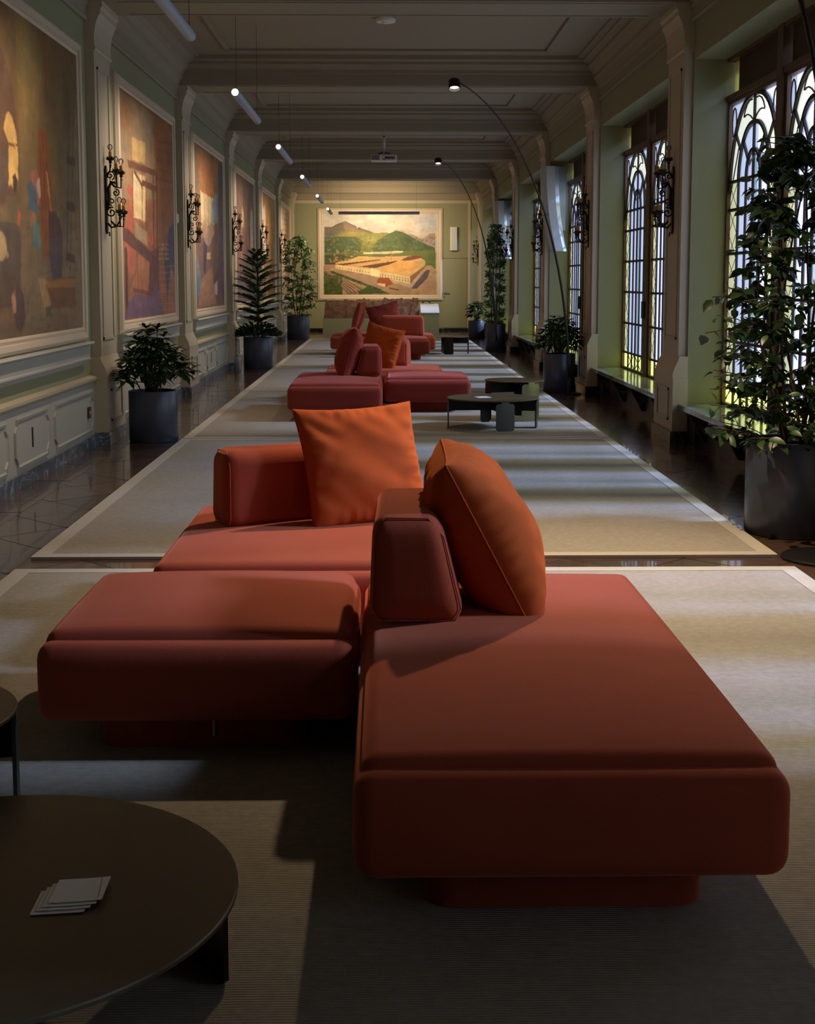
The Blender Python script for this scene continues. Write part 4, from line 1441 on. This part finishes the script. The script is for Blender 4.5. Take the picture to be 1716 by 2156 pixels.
# mural 2
t, y0, y1 = mural_thing(0)
cv = Canvas(240, 240, 2)
cv.grad((150, 98, 54), (170, 112, 92))
cv.mottle(.25, 5)
cv.poly(W((246, 185), (290, 215), (325, 245), (330, 420), (246, 420)), (156, 132, 104))
cv.blob(W((262, 230))[0], (.14, .12), (150, 92, 52), .7)
cv.poly(W((322, 258), (326, 240), (362, 280), (364, 450), (330, 440)), (166, 104, 58))
for yy in (300, 320, 340, 360, 380, 400):
    a, b = W((330, yy - 4), (363, yy + 4)); cv.line(a, b, .012, (134, 78, 42), .5)
cv.poly(W((277, 288), (306, 301), (305, 345), (279, 336)), (206, 176, 120))
cv.poly(W((281, 362), (308, 372), (306, 466), (281, 458)), (226, 204, 160))
cv.poly(W((268, 335), (326, 358), (328, 371), (270, 352)), (104, 66, 54))
a, b = W((282, 360), (300, 392)); cv.line(a, b, .02, (104, 66, 50))
a, b = W((300, 385), (332, 400)); cv.line(a, b, .03, (110, 66, 44))
for x in (279, 299, 307):
    a, b = W((x, 350), (x + 1, 520)); cv.line(a, b, .010, (96, 68, 56))
for x in (322, 330):
    a, b = W((x, 360), (x + 2, 560)); cv.line(a, b, .022, (112, 70, 62))
cv.poly(W((279, 420), (266, 400), (272, 385), (279, 400), (280, 470), (270, 470)), (188, 84, 76))
cv.poly(W((268, 470), (281, 480), (280, 580), (272, 560)), (186, 92, 86))
cv.poly(W((252, 480), (268, 480), (328, 540), (328, 562), (310, 548), (252, 500)), (92, 60, 60))
cv.poly(W((282, 468), (312, 490), (312, 520), (284, 498)), (150, 126, 98))
for i in range(6):
    a, b = W((284, 472 + i * 5), (310, 492 + i * 5)); cv.line(a, b, .006, (186, 160, 128), .7)
cv.poly(W((316, 530), (334, 520), (336, 612), (320, 628), (312, 616)), (106, 60, 66))
cv.poly(W((262, 520), (268, 520), (270, 650), (266, 668)), (84, 58, 58))
a, b = W((288, 530), (291, 605)); cv.line(a, b, .012, (104, 82, 60))
a, b = W((288, 568), (270, 612)); cv.line(a, b, .015, (134, 96, 70))
cv.poly(W((280, 606), (312, 612), (316, 624), (280, 614)), (112, 70, 56))
cv.poly(W((270, 640), (285, 618), (318, 625), (330, 590), (346, 664), (262, 672)), (104, 88, 128), .85)
cv.poly(W((356, 480), (366, 470), (367, 580), (360, 560), (352, 640), (348, 560)), (74, 74, 104))
a, b = W((342, 440), (348, 570)); cv.line(a, b, .014, (84, 66, 76))
a, b = W((352, 540), (345, 560)); cv.line(a, b, .010, (100, 50, 46))
cv.poly(W((310, 500), (322, 488), (324, 515), (314, 520)), (190, 96, 66))
a, b = W((318, 465), (322, 510)); cv.line(a, b, .012, (206, 110, 90))
for yy in (515, 525, 535, 545):
    a, b = W((334, yy), (355, yy)); cv.line(a, b, .006, (184, 160, 144), .8)
for i in range(9):
    yy = 560 + i * 13
    a, b = W((334, yy + 2), (367, yy)); cv.line(a, b, .004, (206, 146, 116), .6)
cv.mottle(.15, 16, 5)
cv.haze(.12); cv.build(t, (PX, y0, Z0), (0, y1 - y0, 0), (0, 0, Z1 - Z0))
# mural 3
t, y0, y1 = mural_thing(1)
cv = Canvas(160, 180, 3)
cv.grad((150, 116, 84), (140, 108, 96))
cv.mottle(.25, 5)
cv.poly(W((407, 305), (420, 318), (418, 460), (407, 460)), (134, 112, 88))
cv.poly(W((415, 322), (460, 345), (454, 422), (424, 402)), (190, 112, 48))
for i in range(5):
    a, b = W((417, 334 + i * 14), (458, 354 + i * 14)); cv.line(a, b, .022, (150, 140, 116), .55)
cv.poly(W((422, 402), (454, 422), (450, 500), (424, 500)), (226, 206, 166))
for x in (430, 438, 445):
    a, b = W((x, 405), (x + .5, 500)); cv.line(a, b, .010, (120, 94, 74))
cv.poly(W((446, 425), (457, 405), (458, 470), (448, 470)), (150, 164, 186))
cv.poly(W((459, 340), (468, 348), (470, 560), (461, 500)), (84, 82, 86))
cv.poly(W((424, 480), (456, 470), (466, 560), (464, 640), (412, 648), (412, 500)), (120, 92, 90), .85)
cv.poly(W((426, 470), (432, 462), (438, 480), (446, 466), (452, 490), (440, 520), (430, 510)), (180, 150, 130))
cv.poly(W((434, 532), (444, 532), (444, 546), (434, 546)), (226, 180, 130))
cv.poly(W((412, 530), (420, 560), (424, 610), (414, 640), (411, 560)), (106, 136, 158))
cv.poly(W((428, 500), (436, 520), (434, 580), (428, 570)), (66, 62, 92))
cv.poly(W((448, 590), (458, 570), (460, 585), (447, 602)), (110, 70, 60))
cv.poly(W((424, 590), (446, 560), (456, 640), (418, 644)), (176, 132, 110), .8)
cv.poly(W((452, 600), (457, 590), (458, 620), (452, 620)), (196, 196, 206))
cv.poly(W((461, 480), (470, 480), (471, 640), (462, 600)), (104, 82, 108))
cv.mottle(.2, 16, 5)
cv.haze(.12); cv.build(t, (PX, y0, Z0), (0, y1 - y0, 0), (0, 0, Z1 - Z0))
for k, cols, seed in ((2, [(128, 96, 86), (150, 116, 100), (96, 70, 72), (176, 140, 120), (110, 88, 102)], 5), (3, [(170, 120, 60), (120, 96, 96), (206, 176, 130), (96, 80, 84), (150, 104, 60)], 6),
                      (4, [(196, 168, 140), (150, 116, 90), (226, 200, 170), (120, 96, 88)], 7)):
    t, y0, y1 = mural_thing(k)
    cv = Canvas(90, 120, seed)
    cv.grad(cols[0], tuple(int(c * .8) for c in cols[4 % len(cols)]))
    gg = random.Random(seed)
    for i in range(60):
        u = gg.random(); v = gg.random(); h = gg.uniform(.15, .5)
        cv.line((u, v - h / 2), (u + gg.uniform(-.02, .02), v + h / 2), gg.uniform(.01, .05), gg.choice(cols), .5)
    if k == 2:
        cv.poly([(.78, .45), (.78, .70), (.86, .80), (.94, .72), (.94, .45)], (226, 206, 180))
        cv.poly([(.32, .6), (.32, .72), (.37, .78), (.42, .72), (.42, .6)], (206, 180, 140))
        cv.blob((.68, .48), (.03, .10), (214, 90, 90), .9)
        cv.blob((.3, .4), (.08, .1), (196, 110, 80), .5)
        cv.poly([(0, 0), (1, 0), (1, .16), (0, .2)], (104, 92, 116), .6)
    if k == 3:
        cv.poly([(.4, .55), (.4, .9), (.75, .9), (.75, .55)], (190, 130, 60), .6)
        cv.poly([(.08, .4), (.08, .85), (.25, .9), (.3, .4)], (220, 210, 196), .6)
    if k == 4:
        for i in range(8):
            cv.line((.2, .5 + i * .06), (.9, .52 + i * .06), .012, (130, 96, 70), .7)
    cv.mottle(.25, 8, 5)
    cv.haze(.12); cv.build(t, (PX, y0, Z0), (0, y1 - y0, 0), (0, 0, Z1 - Z0))

# landscape painting on the end wall
t = tag(empty('landscape_painting'), 'large landscape of a factory below green hills and mountains on the end wall', 'painting')
ex0, ex1, ez0, ez1 = -1.78, 1.545, 1.07, 3.42
E_ = lambda *pts: [end_uv((640 + p[0] / 4.086, 400 + p[1] / 4.086), ex0, ex1, ez0, ez1) for p in pts]
cv = Canvas(250, 178, 9)
cv.grad((206, 206, 206), (170, 150, 120))
for (x, yy, rx, ry, c) in ((700, 250, .2, .12, (236, 226, 206)), (450, 250, .12, .1, (226, 220, 206)), (900, 300, .15, .1, (206, 200, 196)), (250, 240, .12, .08, (196, 190, 170)), (1080, 240, .1, .1, (190, 190, 196))):
    cv.blob(E_((x, yy))[0], (rx, ry), c, .8)
cv.mottle(.10, 7)
cv.poly(E_((900, 375), (940, 385), (1010, 430), (1080, 375), (1132, 370), (1132, 500), (900, 480)), (170, 146, 140))
gg = random.Random(11)
cv.poly(E_((175, 318), (240, 318), (290, 290), (355, 268), (420, 300), (500, 330), (620, 375), (760, 440), (760, 560), (175, 560)), (112, 104, 92))
cv.poly(E_((330, 275), (355, 268), (400, 300), (500, 360), (350, 340)), (150, 128, 104), .8)
cv.poly(E_((280, 390), (400, 360), (620, 370), (720, 365), (780, 400), (700, 540), (175, 560), (175, 420)), (130, 136, 76))
cv.poly(E_((175, 410), (300, 400), (450, 400), (510, 440), (480, 540), (175, 560)), (70, 92, 66))
cv.blob(E_((420, 375))[0], (.12, .04), (172, 160, 92), .8)
cv.blob(E_((560, 430))[0], (.10, .06), (168, 168, 92), .8)
cv.poly(E_((590, 500), (640, 430), (720, 380), (800, 345), (880, 375), (950, 420), (1060, 470), (1132, 500), (1132, 560), (700, 560), (590, 545)), (78, 100, 66))
cv.blob(E_((900, 440))[0], (.1, .06), (58, 84, 58), .8)
for i in range(420):
    x = gg.uniform(180, 1130); yy = gg.uniform(400, 560)
    p = E_((x, yy))[0]
    cv.blob(p, (gg.uniform(.006, .016), gg.uniform(.008, .016)), gg.choice([(60, 82, 52), (96, 112, 64), (120, 124, 72), (72, 92, 60), (140, 136, 84)]), .5)
cv.poly(E_((760, 350), (800, 335), (870, 360), (860, 366), (800, 350)), (196, 184, 150), .9)
cv.poly(E_((175, 540), (1132, 520), (1132, 660), (175, 680)), (104, 116, 64))
cv.poly(E_((1030, 570), (1132, 560), (1132, 680), (1060, 660)), (96, 112, 60))
cv.poly(E_((175, 560), (350, 560), (380, 600), (270, 640), (175, 640)), (70, 76, 52))
gg = random.Random(5)
for i in range(60):
    p = E_((gg.uniform(180, 460), gg.uniform(515, 620)))[0]
    cv.ell(p, (gg.uniform(.006, .02), .012), gg.choice([(56, 70, 44), (140, 116, 84), (90, 100, 60), (170, 140, 104)]), .8)
cv.poly(E_((510, 535), (600, 533), (850, 522), (850, 540), (690, 552), (510, 552)), (204, 196, 166))
for i in range(8):
    p = E_((540 + i * 38, 541))[0]
cv.poly(E_((175, 640), (270, 640), (900, 840), (1040, 900), (175, 900)), (160, 134, 110))
cv.poly(E_((1050, 650), (1100, 650), (1132, 700), (1132, 900), (920, 900), (920, 850)), (170, 140, 112))
cv.poly(E_((270, 625), (400, 600), (470, 570), (620, 575), (980, 565), (1045, 612), (1045, 660), (915, 810), (660, 745), (272, 672)), (206, 172, 118))
cv.poly(E_((380, 600), (440, 585), (660, 600), (350, 630)), (214, 172, 116))
cv.poly(E_((310, 650), (660, 605), (800, 600), (470, 665)), (206, 158, 100))
cv.poly(E_((470, 660), (800, 608), (800, 625), (610, 672)), (92, 66, 46))
cv.poly(E_((270, 640), (660, 596), (660, 603), (330, 650)), (96, 72, 54))
cv.poly(E_((640, 680), (805, 612), (1040, 628), (890, 730)), (216, 168, 104))
for i in range(9):
    a, b = E_((660 + i * 26, 678 + i * 5), (820 + i * 24, 616 + i * 1.5)); cv.line(a, b, .004, (176, 126, 74), .7)
cv.poly(E_((900, 570), (985, 566), (1035, 580), (900, 608), (830, 606)), (120, 78, 60))
cv.poly(E_((272, 640), (430, 660), (910, 745), (912, 808), (660, 750), (272, 675)), (222, 196, 148))
for i in range(26):
    x = 285 + i * 24.5; yy = 652 + i * 3.9
    a, b = E_((x, yy + 8), (x, yy + 22)); cv.line(a, b, .010, (150, 116, 84), .8)
    if i > 12:
        a, b = E_((x, yy + 28), (x, yy + 40)); cv.line(a, b, .012, (130, 104, 80), .8)
cv.poly(E_((575, 676), (652, 690), (652, 750), (575, 735)), (236, 216, 166))
cv.poly(E_((912, 745), (1045, 645), (1047, 660), (915, 808)), (140, 100, 72))
cv.poly(E_((920, 850), (1050, 690), (1085, 690), (1060, 760), (970, 850)), (90, 80, 84))
cv.poly(E_((630, 780), (650, 755), (730, 755), (765, 808), (700, 835), (632, 815)), (150, 80, 50))
cv.poly(E_((632, 800), (700, 808), (700, 835), (632, 818)), (222, 190, 140))
cv.poly(E_((180, 700), (240, 700), (500, 850), (450, 895), (380, 895)), (120, 100, 86))
for i in range(4):
    a, b = E_((200 + i * 14, 702), (400 + i * 30, 890 - i * 6)); cv.line(a, b, .006, (190, 160, 120), .8)
cv.poly(E_((175, 700), (330, 840), (330, 900), (175, 900)), (64, 78, 38))
cv.poly(E_((470, 870), (560, 825), (740, 890), (470, 897)), (66, 84, 46))
for i in range(40):
    u = i / 39
    p = E_((240 + u * 420, 705 + u * 160))[0]; cv.ell(p, (.014, .016), gg.choice([(62, 80, 44), (78, 94, 50), (54, 68, 44)]), .95)
for i in range(60):
    p = E_((gg.uniform(180, 330), gg.uniform(740, 890)))[0]; cv.ell(p, (.014, .018), gg.choice([(80, 92, 40), (58, 70, 36), (94, 96, 50)]), .8)
a, b = E_((752, 510), (752, 598)); cv.line(a, b, .005, (190, 96, 70))
cv.poly(E_((735, 838), (820, 855), (815, 866), (735, 850)), (84, 86, 56))
cv.mottle(.12, 18, 5)
cv.build(t, (ex0, BACKY - .03, ez0), (ex1 - ex0, 0, 0), (0, 0, ez1 - ez0))
prof = [(0, .035), (.03, .05), (.05, .045), (.055, .06), (.11, .07), (.13, .05), (.15, .05), (.155, .03), (.165, 0)]
for (a, b) in (((ex0, ez0), (ex1, ez0)), ((ex0, ez1), (ex1, ez1)), ((ex0, ez0), (ex0, ez1)), ((ex1, ez0), (ex1, ez1))):
    V = []
    n = len(prof)
    for (xx, zz) in (a, b):
        for (o_, h) in prof:
            V.append((xx + (-o_ if xx == ex0 else o_), BACKY - h, zz + (-o_ if zz == ez0 else o_)))
    MB().add(V, [(i, i + 1, n + i + 1, n + i) for i in range(n - 1)]).obj('frame_side', frame_m, t)

# ------------------------------------------------------------------ end wall furniture
# concealed door
d = empty('door_1'); d['kind'] = 'structure'
MB().box((1.70, BACKY - .012, .12), (2.42, BACKY, 2.12)).obj('door_leaf', green, d)
MB().box((1.70, BACKY - .014, 2.135), (2.6, BACKY, 2.145)).obj('door_gap', groove_m, d)
MB().box((2.44, BACKY - .03, 0), (2.52, BACKY, 3.72)).obj('door_jamb', cream, d)
hnd = MB().box((1.745, BACKY - .05, 1.10), (1.765, BACKY - .012, 1.14))
hnd.box((1.745, BACKY - .06, 1.115), (1.90, BACKY - .045, 1.132)).box((1.745, BACKY - .03, 1.00), (1.768, BACKY - .012, 1.04))
hnd.obj('door_handle', brassh, d)
bb = MB().box((1.6, BACKY - .03, 0), (2.6, BACKY, .10)).obj('baseboard_back', marble_dark)
bb['kind'] = 'structure'
MB().box((-2.6, BACKY - .03, 0), (-1.7, BACKY, .10)).obj('slab', marble_dark, bb)

# relief model on its plinth
t = tag(empty('relief_model', (-.35, 38.4, 0)), 'brown sculpted terrain relief tilted on a long sage plinth below the landscape', 'display')
MB().box((-1.38, -.42, 0), (1.38, .55, .43)).obj('display_plinth', green_box, t)
rr_ = np.random.RandomState(3)
N, Mm = 110, 34
hgt = vnoise(N + 1, Mm + 1, 5, 33, 3.0)
V = []; Fc = []
for j in range(Mm + 1):
    for i in range(N + 1):
        u, v = i / N, j / Mm
        x = -1.36 + 2.72 * u; yy = -.38 + .80 * v
        z = .44 + .50 * v ** .85 + (hgt[j, i] - .5) * .34
        if i in (0, N) or j == 0: z = .432
        V.append((x, yy, z))
for j in range(Mm):
    for i in range(N):
        a = j * (N + 1) + i
        Fc.append((a, a + 1, a + N + 2, a + N + 1))
MB().add(V, Fc).obj('relief_surface', relief_m, t)
t = tag(empty('lectern_box', (1.29, 38.3, 0)), 'sage box with a sloping pale top at the right end of the relief', 'display')
MB().box((-.25, -.35, 0), (.25, .45, .56)).obj('box_body', green_box, t)
MB().prism([(-.36, .56), (.40, .80), (.40, .83), (-.37, .59)], 0, -.26, .26).obj('sloping_top', white_top, t)
MB().prism([(-.34, .56), (.40, .56), (.40, .79)], 0, -.25, .25).obj('box_wedge', green_box, t)
t = tag(empty('phone_handset', (1.20, 38.66, .85), .1), 'black telephone handset resting on the sloping pale top', 'telephone')
MB().tube([(-.11, 0, .0), (-.07, 0, .05), (.0, 0, .06), (.07, 0, .05), (.11, 0, .0)], .018, 8, taper=[1.3, 1, .8, 1, 1.3]).obj('handset', black_p, t, smooth=True)
MB().tube([(.11, 0, 0), (.2, .05, -.01), (.28, .1, -.03)], .007, 5).obj('cord', black_p, t)

# projector
t = tag(empty('projector', (0, 26.6, 3.80)), 'white ceiling projector hanging on a rod in mid hall', 'projector')
smooth_angle(MB().rbox((0, 0, .055), (.25, .18, .06), .015, 8).obj('projector_body', plastic_w, t))
MB().box((-.24, -.185, .01), (-.09, -.179, .10)).obj('vent_grille', mat('grille_grey', srgb(120, 124, 122), .6), t)
MB().box((0.02, -.186, .025), (.21, -.179, .075)).obj('socket_panel', mat('socket_dark', srgb(90, 92, 88), .6), t)
for x0 in (-.12, .12):
    MB().tube([(0, 0, .19), (x0, -.05, .115)], .008, 5).obj('bracket_arm', lampblk, t)
MB().tube([(-.12, 0, .16), (.12, 0, .16)], .008, 5).obj('bracket_arm', lampblk, t)
MB().tube([(0, 0, .12), (0, 0, CZ - 3.80)], .026, 12).obj('ceiling_rod', plastic_w, t, smooth=True)
MB().box((-.02, -.03, CZ - 3.80 - .07), (.02, .03, CZ - 3.80 - .03)).obj('rod_clamp', black_p, t)
MB().tube([(0.02, -.1, .15), (.06, -.2, .06), (0, -.2, .0), (-.03, -.19, .04)], .006, 5).obj('cable', black_p, t)

# smoke detector
t = tag(empty('ceiling_detector', (.02, 15.0, CZ)), 'flat white ceiling detector above the hall near the top edge', 'detector')
smooth_angle(MB().lathe([(.001, -.05), (.10, -.05), (.11, -.035), (.11, -.012), (.085, 0)], 28, cap=False).obj('detector_body', plastic_w, t))
smooth_angle(MB().lathe([(.03, -.062), (.04, -.05)], 20).obj('detector_lens', plastic_w, t))

# column speakers on the reveals, small one on end wall
def column_speaker(loc, label):
    t = tag(empty('column_speaker', loc), label, 'loudspeaker', 'tall curved speakers on the window reveals')
    H = 1.40
    V = []; Fc = []
    n = 18
    sec = [(-.15, .0), (-.15, -.10), (-.06, -.16), (.08, -.16), (.15, -.10), (.15, 0)]
    for i in range(n + 1):
        u = i / n
        z = H * (.5 - u)
        off = .0 + .42 * u ** 2.2 * .5
        for (x, y_) in sec:
            V.append((x * (1 - .1 * u) + off * .75, y_ - off * .3, z))
    m = len(sec)
    for i in range(n):
        for k in range(m):
            l = (k + 1) % m
            Fc.append((i * m + k, i * m + l, (i + 1) * m + l, (i + 1) * m + k))
    Fc.append(tuple(range(m - 1, -1, -1))); Fc.append(tuple(n * m + k for k in range(m)))
    sp = MB().add(V, Fc)
    sp.mi = [(1 if q < n * m and (q % m) == 2 else 0) for q in range(len(Fc))]
    o = sp.obj('speaker_shell', [alu, alu_l], t)
    MB().tube([(-.15, -.105, -.10), (-.04, -.17, -.10), (.10, -.17, -.10), (.17, -.105, -.10)], .006, 4).obj('joint_line', black_p, t)
    MB().box((.02, -.02, -.35), (.28, .12, .70)).obj('wall_bracket', alu, t)
    return t
column_speaker((2.755, PY(2) - .16, 2.68), 'tall curved pale grey column speaker high on the reveal by the third pillar')
column_speaker((2.84, PY(4) - .16, 2.72), 'farther curved pale grey column speaker, half hidden by the tall plant')
t = tag(empty('wall_speaker', (2.02, BACKY, 2.70)), 'slim white wall speaker right of the landscape painting', 'loudspeaker')
MB().rbox((0, -.06, 0), (.10, .06, .34), .012, 8).obj('speaker_box', plastic_w, t)
MB().box((-.055, -.125, -.31), (.055, -.119, .31)).obj('speaker_grille', alu_l, t)

# thermostat, socket, bin
t = tag(empty('thermostat', (WL, 17.50, 2.29)), 'small white rounded sensor on the wall before the second left pilaster', 'sensor')
MB().rbox((.02, 0, 0), (.02, .045, .06), .015, 7).obj('sensor_case', plastic_w, t, smooth=True)
t = tag(empty('wall_socket', (WL + .03, 12.06, .32)), 'brown wall socket in the dado just before the first left pilaster', 'socket')
MB().box((0, -.045, -.05), (.01, .045, .05)).obj('socket_plate', mat('socket_brown', srgb(84, 66, 50), .5), t)
MB().box((.01, -.012, -.012), (.014, .012, .012)).obj('socket_insert', plastic_w, t)
t = tag(empty('steel_bin', (-2.42, 22.25, 0)), 'small steel bin with a wire handle beside the conifer pot', 'bin')
smooth_angle(MB().lathe([(.055, 0), (.058, .004), (.058, .24), (.052, .245)], 24).obj('bin_body', steel, t))
MB().tube([(.055 * math.cos(a), 0, .24 + .09 * math.sin(a)) for a in [i / 10 * math.pi for i in range(11)]], .004, 5).obj('wire_handle', steel, t)
